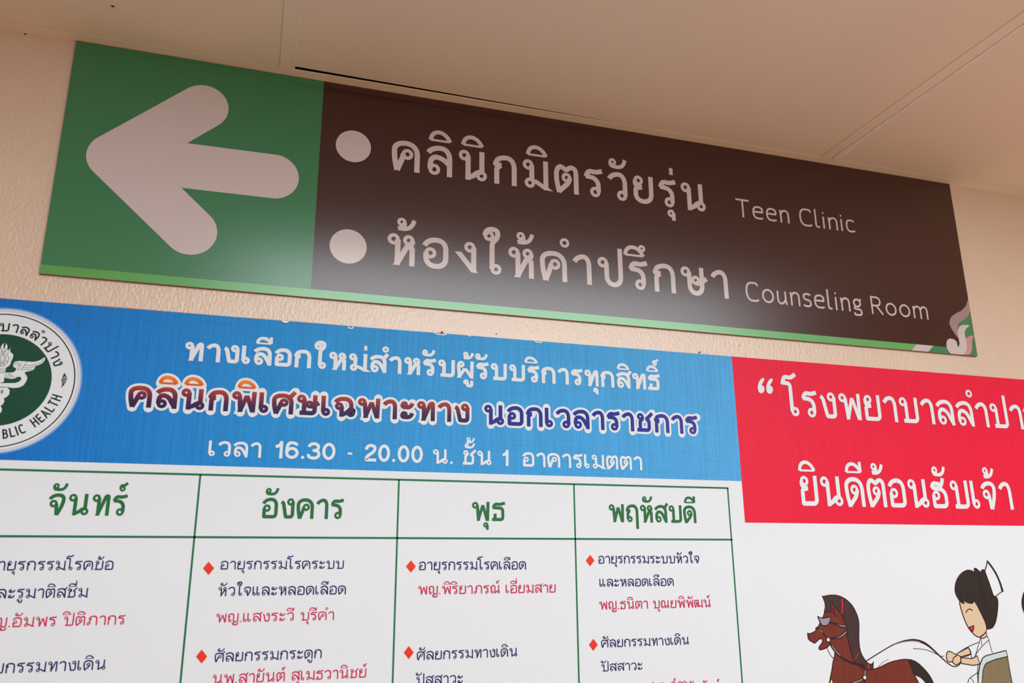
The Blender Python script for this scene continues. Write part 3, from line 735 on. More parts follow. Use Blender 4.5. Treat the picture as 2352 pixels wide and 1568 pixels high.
# ------------------------------------------------------------------ the printed banner sheet
BT = 0.004
BZ1 = CZ + 0.2934 * D
BX0, BX1, BZ0 = -0.88, 2.9, 0.75
XB = 0.6502 * D                    # blue / red border
ZB = CZ + 0.1134 * D               # bottom of the blue band
ZR = CZ + 0.0567 * D               # bottom of the red band
banner = thing('clinic_banner', 'large printed hospital timetable banner, blue, red and white, on the wall below the sign', 'banner', ((BX0 + BX1) / 2, 0, BZ0))
bo = banner.location
link('sheet', box_mesh('sheet', BX0 - bo.x, BX1 - bo.x, -BT, -0.0005, 0, BZ1 - BZ0), banner, MAT['b_white'])
y1, y2, y3 = -BT - .0001, -BT - .0003, -BT - .0007
flat_poly('blue_band', rect(BX0, XB, ZB, BZ1), MAT['b_blue'], banner, y1, 'bright blue heading band')
flat_poly('red_band', rect(XB, BX1, ZR, BZ1), MAT['b_red'], banner, y1, 'crimson greeting band')
# old orange paint showing above the sheet
F = Flat()
n = 260
up_, lo_ = [], []
for i in range(n + 1):
    x = -0.62 + (1.75 + 0.62) * i / n
    t = max(0.0, min(1.0, (0.95 - x) / 1.2))
    hh = 0.0003 + 0.0019 * t * (0.75 + 0.25 * math.sin(x * 23)) + random.uniform(0, 0.0003)
    if x > 1.05: hh = 0.0009 + random.uniform(0, 0.0006)
    up_.append((x, BZ1 + hh)); lo_.append((x, BZ1 - 0.004))
F.poly(up_ + lo_[::-1])
o = F.build('paint_streak', MAT['orange'], None, -0.0004)
tag(o, 'thin streak of old orange paint showing along the top edge of the banner', 'paint')
# text of the blue band
wht = MAT['b_text']
text_line('ทางเลือกใหม่สำหรับผู้รับบริการทุกสิทธิ์', 421.5, 1513.5, (433, 829.3), 786, 2.05, wht, banner, y3, gap=1.0, label='white Thai lettering, first line of the blue band')
def grad_mat(z0, z1):
    return print_mat('banner_orange_to_navy_ink', None, 0.48, streak=0.12, ribs=0.15,
        ramp_x=(2, z0, z1, [(0, (0.022, 0.010, 0.085, 1)), (0.22, (0.045, 0.012, 0.085, 1)), (0.42, (0.20, 0.022, 0.055, 1)), (0.62, (0.42, 0.045, 0.035, 1)), (0.80, (0.82, 0.13, 0.02, 1)), (1, (0.95, 0.30, 0.02, 1))]))
zb = at(299, 935)[1]; zt = at(316, 885)[1]
text_line('คลินิกพิเศษเฉพาะทาง', 292.4, 1076.5, (299.3, 935), 885.6, 2.1, grad_mat(zb, zb + (zt - zb) * 1.5), banner, y3, gap=1.1,
          label='Thai lettering shaded from orange to navy', outline=(2.3, wht))
text_line('นอกเวลาราชการ', 1109.5, 1600.3, (1122, 975.7), 930.2, 1.95, MAT['b_royal'], banner, y3, gap=1.1, label='royal blue Thai lettering', outline=(2.3, wht))
def row3(x): return 1048.1 + .0327 * (x - 477.1)
H3 = 36.0
for tx, a, b, cap in (('เวลา', 477.1, 598.8, 1.0), ('16.30', 628.1, 768.7, 1.12), ('-', 793.9, 810.6, 1.12), ('20.00', 835.8, 969.5, 1.12),
                      ('น.', 991.5, 1039.3, 1.0), ('ชั้น', 1059.8, 1127.4, 1.0), ('1', 1150.4, 1166.8, 1.1), ('อาคารเมตตา', 1197.6, 1472.9, 1.0)):
    text_line(tx, a, b, (a + 4, row3(a + 4)), row3(a + 4) - (H3 if a < 900 else H3 - 2.5), 1.2 if tx == '-' else 1.75, wht, banner, y3, gap=1.1, capk=cap,
              label='white lettering, part of the opening hours line')
# text of the red band
text_line('โรงพยาบาลลำปา', 1797.4, 2348.4, (1938.2, 963.5), 903.5, 1.55, wht, banner, y3, gap=1.2, label='large white Thai lettering, first greeting line')
text_line('ง', 2352, 2388, (2352, 990.5), 930, 1.55, wht, banner, y3, gap=1.2)
text_line('ยินดีต้อนฮับเจ้า', 1836.8, 2324.8, (1858, 1161.7), 1092.5, 1.5, wht, banner, y3, gap=1.2, label='large white Thai lettering, second greeting line')
def quote(pts_list, flip):
    F = Flat()
    for pts in pts_list: F.poly(px_poly(pts, sm=4))
    F.build('quotation_mark', wht, banner, y3)
qa = [(353, 229), (372, 238), (352, 278), (366, 290), (373, 312), (364, 336), (345, 343), (328, 330), (322, 302), (328, 265)]
conv = lambda p, dx=0: (1640 + (p[0] + dx) / 3.3034, 800 + p[1] / 3.3034)
quote([[conv(p) for p in qa], [conv((p[0] + 64, p[1] + 4)) for p in qa]], False)
qb = [(2364 - (p[0] - 1738) * 1.0, 2 * 1100 - (p[1] + 214)) for p in [conv(q) for q in qa]]
quote([[(x + 4, y) for x, y in qb], [(x + 23, y + 1) for x, y in qb]], True)

# table rules
gr = MAT['b_green']
LW = 0.0033
zt0 = at(700, 1099)[1]
zt0 = (at(20, 1077.6)[1] + at(1660, 1121.8)[1]) / 2
zt1 = (at(20, 1230)[1] + at(1660, 1240)[1]) / 2
xr_ = at(1669, 1122)[0]
def rule(x0, x1, z0, z1):
    flat_poly('table_line', rect(x0, x1, z0, z1), gr, banner, y2)
rule(BX0 + .05, xr_ + LW / 2, zt0 - LW / 2, zt0 + LW / 2)
rule(BX0 + .05, xr_ + LW / 2, zt1 - LW / 2, zt1 + LW / 2)
for c in ((452, 1180), (913, 1180), (1318, 1180), (1671.5, 1160)):
    x = at(*c)[0]
    rule(x - LW * .45, x + LW * .45, BZ0 + .05, zt0)
dg = MAT['b_day']
text_line('จันทร์', 108, 288.5, (127, 1182.8), 1133, 1.55, dg, banner, y3, gap=1.0, label='green Thai day heading, leftmost column', name='day_heading')
text_line('อังคาร', 599.4, 786.5, (614, 1190.2), 1142.8, 1.6, dg, banner, y3, gap=1.1, label='green Thai day heading, second column', name='day_heading')
text_line('พุธ', 1082, 1157.4, (1088, 1195.8), 1152, 1.6, dg, banner, y3, gap=1.3, label='green Thai day heading, third column', name='day_heading')
text_line('พฤหัสบดี', 1396.9, 1597.2, (1402, 1198.8), 1157.5, 1.6, dg, banner, y3, gap=1.1, label='green Thai day heading, fourth column', name='day_heading')
NV, PK = MAT['b_navy'], MAT['b_pink']
TABLE = [
    ('ายุรกรรมโรคข้อ', -4, 260.5, 238, 1308.3, 1287.0, NV), ('ละรูมาติสซึ่ม', -7, 201.7, 197, 1371.1, 1349.3, NV),
    ('ญ.อัมพร ปิติภากร', -12, 286.8, 279.5, 1433.3, 1411.5, PK), ('ยกรรมทางเดิน', -13, 243, 238, 1536.3, 1513.5, NV),
    ('อายุรกรรมโรคระบบ', 505.5, 788.6, 511.6, 1307.4, 1287.5, NV), ('หัวใจและหลอดเลือด', 500.5, 793.5, 788.6, 1364.1, 1343.8, NV),
    ('พญ.แสงระวี บุรีคำ', 495.5, 766.3, 763.7, 1422.6, 1402.8, PK), ('ศัลยกรรมกระดูก', 492.5, 738, 732.6, 1510.4, 1489.8, NV),
    ('นพ.สายันต์ สุเมธวานิชย์', 487.5, 840, 829, 1554.9, 1534.0, PK),
    ('อายุรกรรมโรคเลือด', 960.5, 1206.5, 1204, 1307.3, 1288.3, NV), ('พญ.พิริยาภรณ์ เอี่ยมสาย', 959, 1274.5, 1271, 1360.1, 1341.0, PK),
    ('ศัลยกรรมทางเดิน', 956, 1186.6, 1164.4, 1507.0, 1487.3, NV), ('ปัสสาวะ', 954.5, 1061.4, 980, 1571.5, 1551.5, NV),
    ('อายุรกรรมระบบหัวใจ', 1372, 1604.4, 1601.7, 1292.9, 1275.5, NV), ('และหลอดเลือด', 1375, 1545, 1540.8, 1344.8, 1327.2, NV),
    ('พญ.ธนิตา บุณยพิพัฒน์', 1374.5, 1630, 1629, 1393.6, 1375.5, PK), ('ศัลยกรรมทางเดิน', 1379, 1580, 1577.4, 1479.0, 1461.3, NV),
    ('ปัสสาวะ', 1379.6, 1473.3, 1422, 1539.2, 1521.8, NV), ('นพ.พุฒิพันธ์ ศักดิ์ศิริสัมพันธ์', 1380, 1651, 1640, 1585.5, 1567.5, PK),
]
for tx, a, b, bx, by, ty, m in TABLE:
    text_line(tx, a, b, (bx, by), ty, 1.3, m, banner, y3, gap=1.25, label='navy Thai table entry' if m is NV else 'crimson Thai table entry', name='table_entry')
for cx, cy, rx, ry in ((479.5, 1304.7, 12.8, 15.2), (463.6, 1506.5, 12.8, 16), (942.8, 1300.4, 11.2, 14), (937.9, 1497.4, 11.2, 15), (1353.3, 1286.9, 9.8, 13), (1360.7, 1479.8, 10, 13.8)):
    flat_poly('diamond_bullet', px_poly([(cx, cy - ry), (cx + rx, cy), (cx, cy + ry), (cx - rx, cy)]), MAT['b_diamond'], banner, y3)

# ------------------------------------------------------------------ seal on the blue band
SC = (-0.2757 * D, CZ + 0.2009 * D)
SR = 0.0790 * D
def glow_mat():
    m, nt, p = mat_new('seal_soft_edge')
    g = nt.nodes.new('ShaderNodeNewGeometry')
    v = nt.nodes.new('ShaderNodeVectorMath'); v.operation = 'DISTANCE'
    mp = nt.nodes.new('ShaderNodeMapping'); mp.inputs['Scale'].default_value = (1, 0, 1)
    nt.links.new(g.outputs['Position'], mp.inputs[0]); nt.links.new(mp.outputs[0], v.inputs[0])
    v.inputs[1].default_value = (SC[0], 0, SC[1])
    mr = nt.nodes.new('ShaderNodeMapRange'); mr.inputs[1].default_value = SR; mr.inputs[2].default_value = SR * 1.045
    nt.links.new(v.outputs['Value'], mr.inputs[0])
    c = ramp(nt, mr.outputs[0], [(0, (0.72, 0.75, 0.78, 1)), (0.55, (0.20, 0.42, 0.78, 1)), (1, (0.002, 0.20, 0.70, 1))])
    nt.links.new(c, p.inputs['Base Color']); p.inputs['Roughness'].default_value = 0.36
    return m
F = Flat(); F.disc(SC, SR * 1.045, n=128)
seal = F.build('seal', glow_mat(), banner, y2, 'round white and green health ministry seal with soft edge')
F = Flat(); F.disc(SC, SR, n=128); F.build('seal_disc', MAT['b_text'], seal, y2 - .0001)
F = Flat(); F.ring(SC, SR * 0.934, SR * 0.950, 128); F.build('seal_ring', MAT['seal_black'], seal, y2 - .0002)
F = Flat(); F.ring(SC, SR * 0.985, SR * 0.990, 128); F.build('seal_ring', MAT['seal_grey'], seal, y2 - .0002)
F = Flat(); F.disc(SC, SR * 0.651, n=128); F.build('seal_centre', MAT['seal_green'], seal, y2 - .0002)
def arc_text(text, a0, a1, r, h, weight, outward=True, flat=True, gap=1.2):
    """a0 -> a1 degrees; outward: letters stand away from the centre"""
    span = math.radians(abs(a1 - a0)) * r
    items, _ = lay(text, weight, flat, total=span, height=h, gap=gap)
    F = Flat()
    for pts, w, kind in items:
        if kind == 'poly' or len(pts) < 3:
            q = []
            m = len(pts)
            for i in range(m if kind else m - 1):
                p, pn = pts[i], pts[(i + 1) % m]
                for j in range(3): q.append((p[0] + (pn[0] - p[0]) * j / 3, p[1] + (pn[1] - p[1]) * j / 3))
            if not kind: q.append(pts[-1])
            pts = q
        P = []
        for x, z in pts:
            if outward: a = math.radians(a0) - x / r; rr = r + z
            else: a = math.radians(a0) + x / r; rr = r - z
            P.append((SC[0] + rr * math.cos(a), SC[1] + rr * math.sin(a)))
        if kind == 'poly': F.poly(P)
        else: F.ribbon(P, w, bool(kind))
    F.build('seal_lettering', MAT['seal_black'], seal, y2 - .0003, 'dark lettering around the seal')
def ang(px, py):
    x, z = at(px, py); return math.degrees(math.atan2(z - SC[1], x - SC[0]))
def rad(px, py):
    x, z = at(px, py); return math.hypot(x - SC[0], z - SC[1])
RB = rad(12, 1008.5)
arc_text('บาลลำปาง', ang(0.5, 763), ang(128, 843), SR * 0.69, SR * 0.125, 1.75, gap=1.6)
arc_text('โรงพยา', 162, ang(0.5, 763) + 4, SR * 0.69, SR * 0.125, 1.75, gap=1.6)
arc_text('HEALTH', ang(81.6, 982.4), ang(146.7, 912.3), RB, SR * 0.135, 1.5, False, gap=2.4)
arc_text('BLIC', ang(8.3, 1008), ang(62.5, 992.7), RB, SR * 0.135, 1.5, False, gap=2.4)
arc_text('PU', ang(8.3, 1008) - 19, ang(8.3, 1008) - 3, RB, SR * 0.135, 1.5, False, gap=2.4)
# emblem: flaming torch, wings and serpents (right half traced, left half mirrored)
em = dict(sx=6.816, ox=0, oy=770)
def mirror(q): return [(2 * SC[0] - x, z) for x, z in q]
flame = [(-5, 270), (18, 232), (40, 180), (55, 170), (60, 190), (75, 240), (88, 205), (100, 165), (105, 130), (125, 165), (132, 198), (122, 230), (142, 245), (162, 225), (182, 205), (168, 235), (172, 262), (195, 292), (215, 298), (220, 340), (202, 390), (186, 420), (176, 460), (150, 490), (112, 512), (100, 538), (100, 562), (92, 592), (84, 660), (70, 742), (-5, 750)]
wing = [(240, 578), (265, 545), (268, 522), (240, 517), (216, 490), (220, 450), (250, 420), (320, 410), (440, 421), (540, 425), (610, 410), (660, 385), (700, 355), (718, 362), (712, 400), (680, 440), (640, 465), (560, 495), (556, 520), (528, 552), (470, 570), (425, 576), (395, 600), (432, 645), (438, 690), (415, 740), (380, 790), (320, 822), (240, 832), (190, 830), (130, 816), (-5, 815), (-5, 758), (250, 755), (310, 735), (345, 700), (345, 675), (325, 655), (280, 660), (250, 680), (190, 692), (130, 682), (88, 668), (92, 596), (130, 590), (200, 592)]
coil = [(-5, 828), (130, 823), (165, 870), (157, 930), (122, 970), (72, 996), (82, 1040), (62, 1082), (22, 1112), (45, 1160), (32, 1210), (-5, 1240)]
F = Flat()
for sh in (flame, wing, coil):
    q = px_poly(sh, **em)
    F.poly(q); F.poly(mirror(q))
q = px_poly([(0, 265), (0, 1240)], **em)
F.ribbon([(SC[0], q[0][1]), (SC[0], q[1][1])], 0.006)
F.build('seal_emblem', MAT['b_text'], seal, y2 - .0003, 'white flaming torch with wings and two serpents')
F = Flat()
for ln in ([(0, 535), (108, 540)], [(0, 565), (100, 568)], [(0, 590), (90, 598)],
           [(30, 420), (20, 360), (60, 300), (45, 240)], [(70, 430), (110, 360), (90, 300), (110, 220)], [(130, 440), (150, 370), (130, 310), (150, 260)],
           [(30, 500), (20, 460), (50, 430), (75, 460), (60, 500)], [(100, 500), (90, 440), (125, 410), (130, 460)],
           [(240, 490), (235, 455), (270, 440), (310, 450), (300, 480), (275, 480)], [(350, 440), (320, 500), (290, 560)], [(430, 425), (380, 500), (330, 560)],
           [(400, 480), (520, 475), (640, 440), (700, 380)], [(380, 515), (470, 515), (560, 495)], [(360, 545), (440, 545), (520, 545)],
           [(130, 600), (160, 640), (200, 680)], [(160, 600), (200, 640), (240, 660)], [(100, 620), (130, 660), (150, 680)]):
    l = px_line(ln, sm=5, **em)
    F.ribbon(l, 0.0009); F.ribbon(mirror(l), 0.0009)
hole = px_poly([(25, 880), (40, 858), (62, 870), (66, 895), (50, 918), (30, 922)], sm=3, **em)
F.poly(hole); F.poly(mirror(hole))
F.build('seal_emblem_line', MAT['seal_grey'], seal, y2 - .0004)
lf = px_poly([(1016, 598), (1036, 630), (1056, 660), (1056, 700), (1040, 745), (1010, 785), (962, 828), (985, 772), (972, 712), (990, 660)], sm=3, **em)
F = Flat(); F.poly(lf); F.build('seal_leaf', MAT['seal_black'], seal, y2 - .0003)
F = Flat()
for i, (x, z) in enumerate(((1022, 660), (1040, 668), (1000, 680), (1022, 690), (1044, 698), (995, 708), (1018, 722), (1038, 726), (996, 738), (1014, 752))):
    F.disc(at(x / 6.816, 770 + z / 6.816), 0.0008, n=8)
F.build('seal_leaf_dot', MAT['b_text'], seal, y2 - .0004)

# ------------------------------------------------------------------ drawing: horse drawn carriage with a nurse
cr = dict(sx=4.4211, ox=1820, oy=1268)
LWD = 0.0019
def drawing(name, pts, mat, parent, y, sm=3, lab=None, line=True):
    q = px_poly(pts, sm=sm, **cr)
    o = flat_poly(name, q, mat, parent, y, lab)
    if line:
        F = Flat(); F.ribbon(q, LWD, True); F.build('ink_outline', MAT['d_line'], o, y - .0001)
    return o
def ink(pts, parent, y, w=LWD, mat=None, sm=5, name='ink_line', wf=None):
    F = Flat(); F.ribbon(px_line(pts, sm=sm, **cr), w, wfun=wf); return F.build(name, mat or MAT['d_line'], parent, y)
yd = -BT - .0002
body = [(342, 601), (378, 600), (376, 540), (372, 487), (410, 540), (450, 590), (490, 640), (515, 700), (530, 760), (545, 860), (570, 960), (590, 1040), (620, 1110), (700, 1170), (740, 1190), (800, 1185), (870, 1165), (960, 1120), (1060, 1092), (1160, 1085), (1185, 1140), (1215, 1230), (1250, 1290), (1275, 1360), (1290, 1560), (1100, 1640), (700, 1600), (420, 1640), (345, 1480), (360, 1326), (385, 1200), (398, 1110), (415, 1040), (410, 980), (370, 932), (340, 962), (275, 988), (254, 970), (270, 940), (291, 910), (286, 878), (265, 876), (235, 900), (212, 920), (185, 905), (150, 880), (141, 820), (160, 826), (220, 798), (225, 768), (245, 755), (262, 725), (272, 690), (300, 650), (312, 612)]
horse = drawing('horse_drawing', body, MAT['d_brown'], banner, yd, sm=2, lab='drawn chestnut horse in harness')
drawing('mane', [(291, 446), (305, 447), (340, 438), (400, 433), (450, 440), (500, 460), (550, 495), (600, 550), (635, 620), (655, 680), (661, 760), (659, 850), (666, 960), (690, 1040), (735, 1108), (765, 1130), (797, 1132), (806, 1108), (803, 1150), (797, 1182), (740, 1192), (700, 1178), (660, 1138), (618, 1108), (590, 1040), (570, 960), (545, 860), (530, 760), (515, 700), (490, 640), (450, 590), (410, 540), (372, 487), (376, 540), (378, 600), (342, 601), (310, 606), (320, 560), (314, 500)], MAT['d_mane'], horse, yd - .0002, sm=2)
drawing('tail', [(1165, 1088), (1240, 1110), (1310, 1170), (1370, 1240), (1415, 1326), (1440, 1440), (1400, 1480), (1370, 1420), (1340, 1326), (1290, 1270), (1235, 1243), (1215, 1230), (1190, 1160)], MAT['d_hair'], horse, yd - .0002, sm=3)
drawing('blinker', [(243, 650), (265, 662), (290, 666), (330, 662), (370, 656), (364, 700), (350, 725), (332, 742), (292, 742), (275, 722), (262, 700)], MAT['d_grey'], horse, yd - .0004, sm=2)
drawing('harness_strap', [(375, 710), (410, 718), (460, 730), (525, 738), (534, 750), (520, 760), (470, 752), (420, 728), (375, 717)], MAT['d_grey'], horse, yd - .0004, sm=2)
drawing('harness_strap', [(542, 792), (520, 800), (480, 835), (430, 860), (370, 867), (370, 873), (440, 872), (490, 855), (530, 820), (545, 800)], MAT['d_grey'], horse, yd - .0004, sm=2)
ink([(222, 765), (260, 782), (295, 812), (328, 862)], horse, yd - .0004, 0.0030)
ink([(250, 785), (270, 792), (292, 812)], horse, yd - .0005, 0.0012, MAT['d_grey'])
ink([(358, 905), (405, 985), (470, 1055), (550, 1103), (640, 1134), (720, 1150)], horse, yd - .0004, 0.0040)
ink([(385, 945), (425, 1005), (470, 1045)], horse, yd - .0005, 0.0015, MAT['d_grey'])
ink([(722, 1190), (719, 1260), (715, 1360)], horse, yd - .0004, 0.0048); ink([(722, 1195), (720, 1250)], horse, yd - .0005, 0.0022, MAT['d_grey'])
ink([(702, 1278), (650, 1305), (560, 1335)], horse, yd - .0004, 0.0042); ink([(695, 1284), (650, 1306), (600, 1320)], horse, yd - .0005, 0.0020, MAT['d_grey'])
for c in ((348, 885), (717, 1268)):
    F = Flat(); F.disc(at(1820 + c[0] / 4.4211, 1268 + c[1] / 4.4211), 0.0040, n=20); o = F.build('harness_ring', MAT['d_line'], horse, yd - .0006)
    F = Flat(); F.disc(at(1820 + c[0] / 4.4211, 1268 + c[1] / 4.4211), 0.0032, n=20); F.build('ring_fill', MAT['b_text'], o, yd - .0007)
ink([(488, 468), (492, 540), (486, 625)], horse, yd - .0004, 0.0026, MAT['d_red'], name='red_ribbon')
ink([(655, 1010), (640, 1050), (615, 1088)], horse, yd - .0004, 0.0014, MAT['d_red'], name='red_ribbon')
ink([(757, 1135), (758, 1180)], horse, yd - .0004, 0.0026, MAT['d_red'], name='red_ribbon')
ink([(400, 560), (408, 610), (436, 655)], horse, yd - .0004)
ink([(334, 965), (365, 1030), (405, 1080)], horse, yd - .0004, 0.0011)
ink([(550, 690), (580, 640), (610, 590)], horse, yd - .0004, 0.0007); ink([(590, 990), (640, 920)], horse, yd - .0004, 0.0007)
drawing('yellow_tassel', [(362, 1330), (370, 1300), (382, 1278), (395, 1312), (400, 1370), (370, 1400)], MAT['d_yellow'], horse, yd - .0004, sm=2)
# reins

o = ink([(725, 1107), (860, 1022), (1000, 940), (1100, 903), (1200, 888), (1290, 905), (1370, 950), (1480, 1050), (1560, 1122), (1620, 1156), (1675, 1140), (1692, 1100), (1686, 1048)], horse, yd - .0004, name='reins', wf=lambda t: 0.0019 + 0.0030 * math.exp(-((t - .42) / .14) ** 2))
ink([(1010, 938), (1100, 910), (1200, 898), (1280, 908)], horse, yd - .0005, 0.0014, MAT['d_grey'])
ink([(850, 1168), (900, 1115), (960, 1085)], horse, yd - .0004, 0.0007); ink([(1210, 975), (1330, 985), (1420, 1018), (1490, 1052), (1525, 1050)], horse, yd - .0004, 0.0011)
# nurse
nurse = drawing('nurse_drawing', [(1890, 862), (1955, 845), (1975, 880), (2000, 960), (2015, 1040), (1960, 1090), (1900, 1130), (1880, 1200), (1866, 1330), (1764, 1330), (1770, 1290), (1790, 1262), (1862, 1218), (1880, 1150), (1858, 1052), (1812, 1072), (1775, 965), (1872, 912)], MAT['b_text'], banner, yd, sm=1, lab='drawn nurse in a white uniform holding the reins', line=False)
for l_ in ([(1640, 1035), (1760, 960), (1873, 912)], [(1693, 1060), (1760, 1050), (1800, 1030)], [(1770, 962), (1795, 1010), (1808, 1072), (1856, 1048)], [(1893, 858), (1872, 940), (1850, 1010), (1836, 1060)],
           [(1978, 888), (1910, 950), (1836, 1045)], [(1897, 865), (1903, 940)], [(1955, 840), (1975, 880), (1992, 950), (2012, 1018)], [(1870, 1215), (1790, 1268), (1770, 1300), (1762, 1330)], [(1790, 1270), (1815, 1300), (1825, 1330)], [(1868, 1140), (1862, 1240), (1868, 1330)]):
    ink(l_, nurse, yd - .0003, 0.0014, sm=4)
drawing('forearm', [(1640, 1035), (1770, 964), (1797, 1028), (1693, 1060)], MAT['d_skin'], nurse, yd - .0001, sm=1)
drawing('forearm', [(1685, 1066), (1810, 1076), (1857, 1046), (1872, 1085), (1886, 1132), (1820, 1145), (1700, 1126)], MAT['d_skin'], nurse, yd - .0001, sm=1)
drawing('hand', [(1546, 1045), (1556, 1012), (1580, 1002), (1640, 1035), (1690, 1056), (1690, 1110), (1642, 1140), (1605, 1108), (1575, 1112), (1552, 1090)], MAT['d_skin'], nurse, yd - .0003, sm=2)
ink([(1610, 1110), (1618, 1070), (1650, 1046)], nurse, yd - .0006)
drawing('neck', [(1888, 855), (1950, 812), (1956, 850), (1922, 872), (1896, 868)], MAT['d_skin'], nurse, yd - .0003, sm=1)
drawing('face', [(1683, 492), (1760, 500), (1830, 500), (1875, 575), (1922, 670), (1946, 730), (1952, 790), (1925, 832), (1890, 855), (1860, 855), (1810, 815), (1765, 755), (1730, 680), (1700, 590)], MAT['d_skin'], nurse, yd - .0004, sm=3)
drawing('hair', [(1682, 492), (1650, 440), (1635, 390), (1640, 320), (1662, 262), (1700, 212), (1755, 182), (1800, 186), (1836, 202), (1828, 166), (1850, 166), (1893, 203), (1905, 180), (1926, 178), (1945, 205), (1985, 330), (2010, 420), (2022, 450), (2050, 450), (2068, 500), (2060, 620), (2042, 710), (2012, 762), (1985, 772), (1962, 776), (1945, 720), (1925, 660), (1885, 580), (1835, 505), (1812, 492), (1814, 514), (1785, 516), (1748, 505), (1712, 488), (1726, 520), (1702, 510)], MAT['d_hair'], nurse, yd - .0006, sm=2)
drawing('cap', [(1960, 86), (2010, 150), (2060, 235), (2098, 320), (2121, 393), (2096, 404), (2042, 448), (2022, 440), (1985, 330), (1935, 190), (1952, 140)], MAT['b_text'], nurse, yd - .0008, sm=1)
ink([(1963, 95), (2012, 160), (2056, 235), (2090, 318), (2110, 392)], nurse, yd - .0010, 0.0048, MAT['d_hair'], name='cap_stripe')
ink([(1743, 612), (1760, 585), (1785, 575), (1812, 592)], nurse, yd - .0006, 0.0020, name='eye')
drawing('mouth', [(1770, 760), (1800, 752), (1824, 740), (1822, 775), (1812, 802), (1790, 785)], MAT['d_red'], nurse, yd - .0006, sm=1)
for i in range(26):
    t = i / 25
    x0, y0 = 1862 + 62 * t, 215 + 330 * t
    ink([(x0 - 12, y0), (x0 + 18, y0 + 8 + 4 * math.sin(i * 2.1)), (x0 + 52, y0 - 2)], nurse, yd - .0008, 0.0007, MAT['d_line'], sm=3, name='hair_wave')
ink([(1682, 405), (1690, 460), (1712, 505)], nurse, yd - .0008, 0.0011); ink([(1730, 388), (1770, 450), (1800, 488)], nurse, yd - .0008, 0.0011)
seat_ = drawing('carriage_seat', [(2165, 1055), (2185, 1180), (2215, 1340), (1905, 1340), (1915, 1200), (1930, 1150), (1950, 1122), (2040, 1085)], MAT['d_olive'], banner, yd - .0004, sm=1, lab='drawn olive carriage seat with a pale blue rim')
drawing('seat_rim', [(2150, 994), (2165, 1055), (2040, 1085), (1950, 1122), (1930, 1150), (1915, 1200), (1905, 1340), (1866, 1340), (1868, 1240), (1885, 1140), (1912, 1072), (1940, 1050), (2010, 1030)], MAT['d_pale'], seat_, yd - .0006, sm=1)
drawing('hair_drawing', [(2420, 350), (2350, 385), (2325, 430), (2312, 500), (2318, 560), (2335, 610), (2352, 650), (2420, 700)], MAT['d_hair'], banner, yd, sm=3, lab='edge of a second drawn head with dark hair')

# ------------------------------------------------------------------ small things on wall, banner and ceiling
def tear(px, py, wpx, hpx, kind, label):
    cx, cz = at(px, py)
    k = D / FPX * 1.12
    F = Flat()
    if kind == 'fill':
        pts = [(cx + wpx * k * (t - .5), BZ1 - 0.0002) for t in (0, 1)] + [(cx + wpx * k * (.5 - t), BZ1 - .0002 - hpx * k * math.sin(math.pi * t) ** .8) for t in (.15, .35, .5, .65, .85)]
        F.poly(pts)
    else:
        pts = [(cx + wpx * k * (t - .5), BZ1 - .0002 - hpx * k * min(1, 2.2 * math.sin(math.pi * t))) for t in [i / 14 for i in range(15)]]
        F.ribbon(pts, 1.9 * k)
    o = F.build('tape_scrap', MAT['tape'], None, -BT - .0009)
    tag(o, label, 'tape', 'white scraps along the top edge of the banner')
tear(655, 738, 17, 4, 'fill', 'leftmost white tape scrap on the banner top edge, solid crescent')
tear(805, 750, 11, 4.5, 'ring', 'small white U-shaped tape scrap, second from the left on the banner edge')
tear(1011, 766, 26, 3, 'ring', 'wide white tape loop below the brown nail on the banner top edge')
tear(1077, 774, 8, 2, 'fill', 'tiny white tape scrap just right of the nail on the banner edge')
tear(1235, 785, 17, 3, 'ring', 'rightmost white tape loop on the blue part of the banner edge')

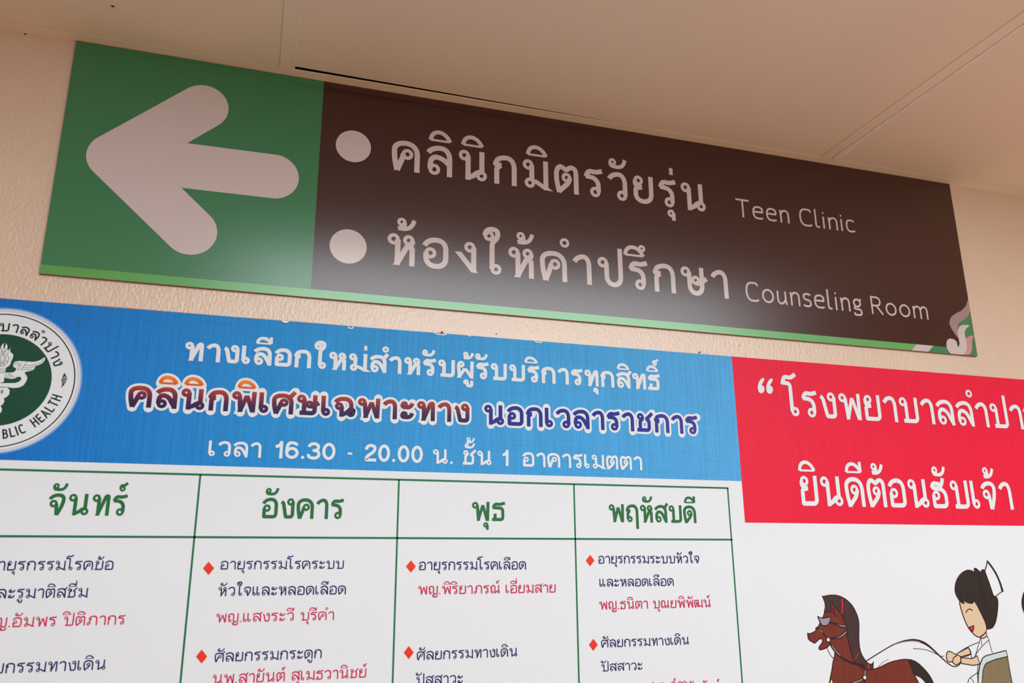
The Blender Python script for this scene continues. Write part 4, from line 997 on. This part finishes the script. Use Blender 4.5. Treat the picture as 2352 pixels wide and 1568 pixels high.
def blob(name, x, y, z, r, mat, label, cat, sq=(1, 1, 1), group=None):
    bm = bmesh.new(); bmesh.ops.create_icosphere(bm, subdivisions=2, radius=r)
    for v in bm.verts: v.co = Vector((v.co.x * sq[0], v.co.y * sq[1], v.co.z * sq[2])) * (1 + random.uniform(-.08, .08))
    m = bpy.data.meshes.new(name); bm.to_mesh(m); bm.free()
    for p in m.polygons: p.use_smooth = True
    o = link(name, m, None, mat, (x, y, z)); tag(o, label, cat, group)
    return o
def nail(px, py, label, r=0.0021):
    x, z = at(px, py)
    t = thing('nail', label, 'nail', (x, 0, z))
    bm = bmesh.new()
    bmesh.ops.create_cone(bm, cap_ends=True, segments=14, radius1=r, radius2=r * .8, depth=.0012, matrix=Matrix.Translation((0, -.0042, 0)) @ Matrix.Rotation(math.pi / 2, 4, 'X'))
    m = bpy.data.meshes.new('nail_head'); bm.to_mesh(m); bm.free(); link('nail_head', m, t, MAT['rust'])
    bm = bmesh.new()
    bmesh.ops.create_cone(bm, cap_ends=True, segments=10, radius1=r * .4, radius2=r * .4, depth=.006, matrix=Matrix.Translation((0, -.001, 0)) @ Matrix.Rotation(math.pi / 2, 4, 'X'))
    m = bpy.data.meshes.new('nail_shank'); bm.to_mesh(m); bm.free(); link('nail_shank', m, t, MAT['rust'])
nail(1014.5, 764, 'rusty nail head on the wall just above the blue banner band')
nail(1606, 809.5, 'rusty nail head on the wall near the border of blue and red', 0.0016)
def fly(px, py, on, label, r=0.0016):
    if on == 'c':
        x, y = on_ceiling(px, py); p = (x, y, ZC - .0006)
        o = blob('insect', *p, r, MAT['insect'], label, 'insect', (1.5, 1, .5))
    else:
        x, z = at(px, py); o = blob('insect', x, -.0008, z, r, MAT['insect'], label, 'insect', (1.5, .5, 1))
fly(259, 14, 'c', 'dark speck of an insect on the left ceiling panel', .0019)
fly(58, 78.5, 'w', 'dark insect speck on the wall left of the green sign field', .0014)
fly(1140, 767, 'w', 'dark insect speck on the pale wall between sign and banner', .0009)
fly(1698, 793, 'w', 'dark insect speck on the wall above the red band corner', .0009)
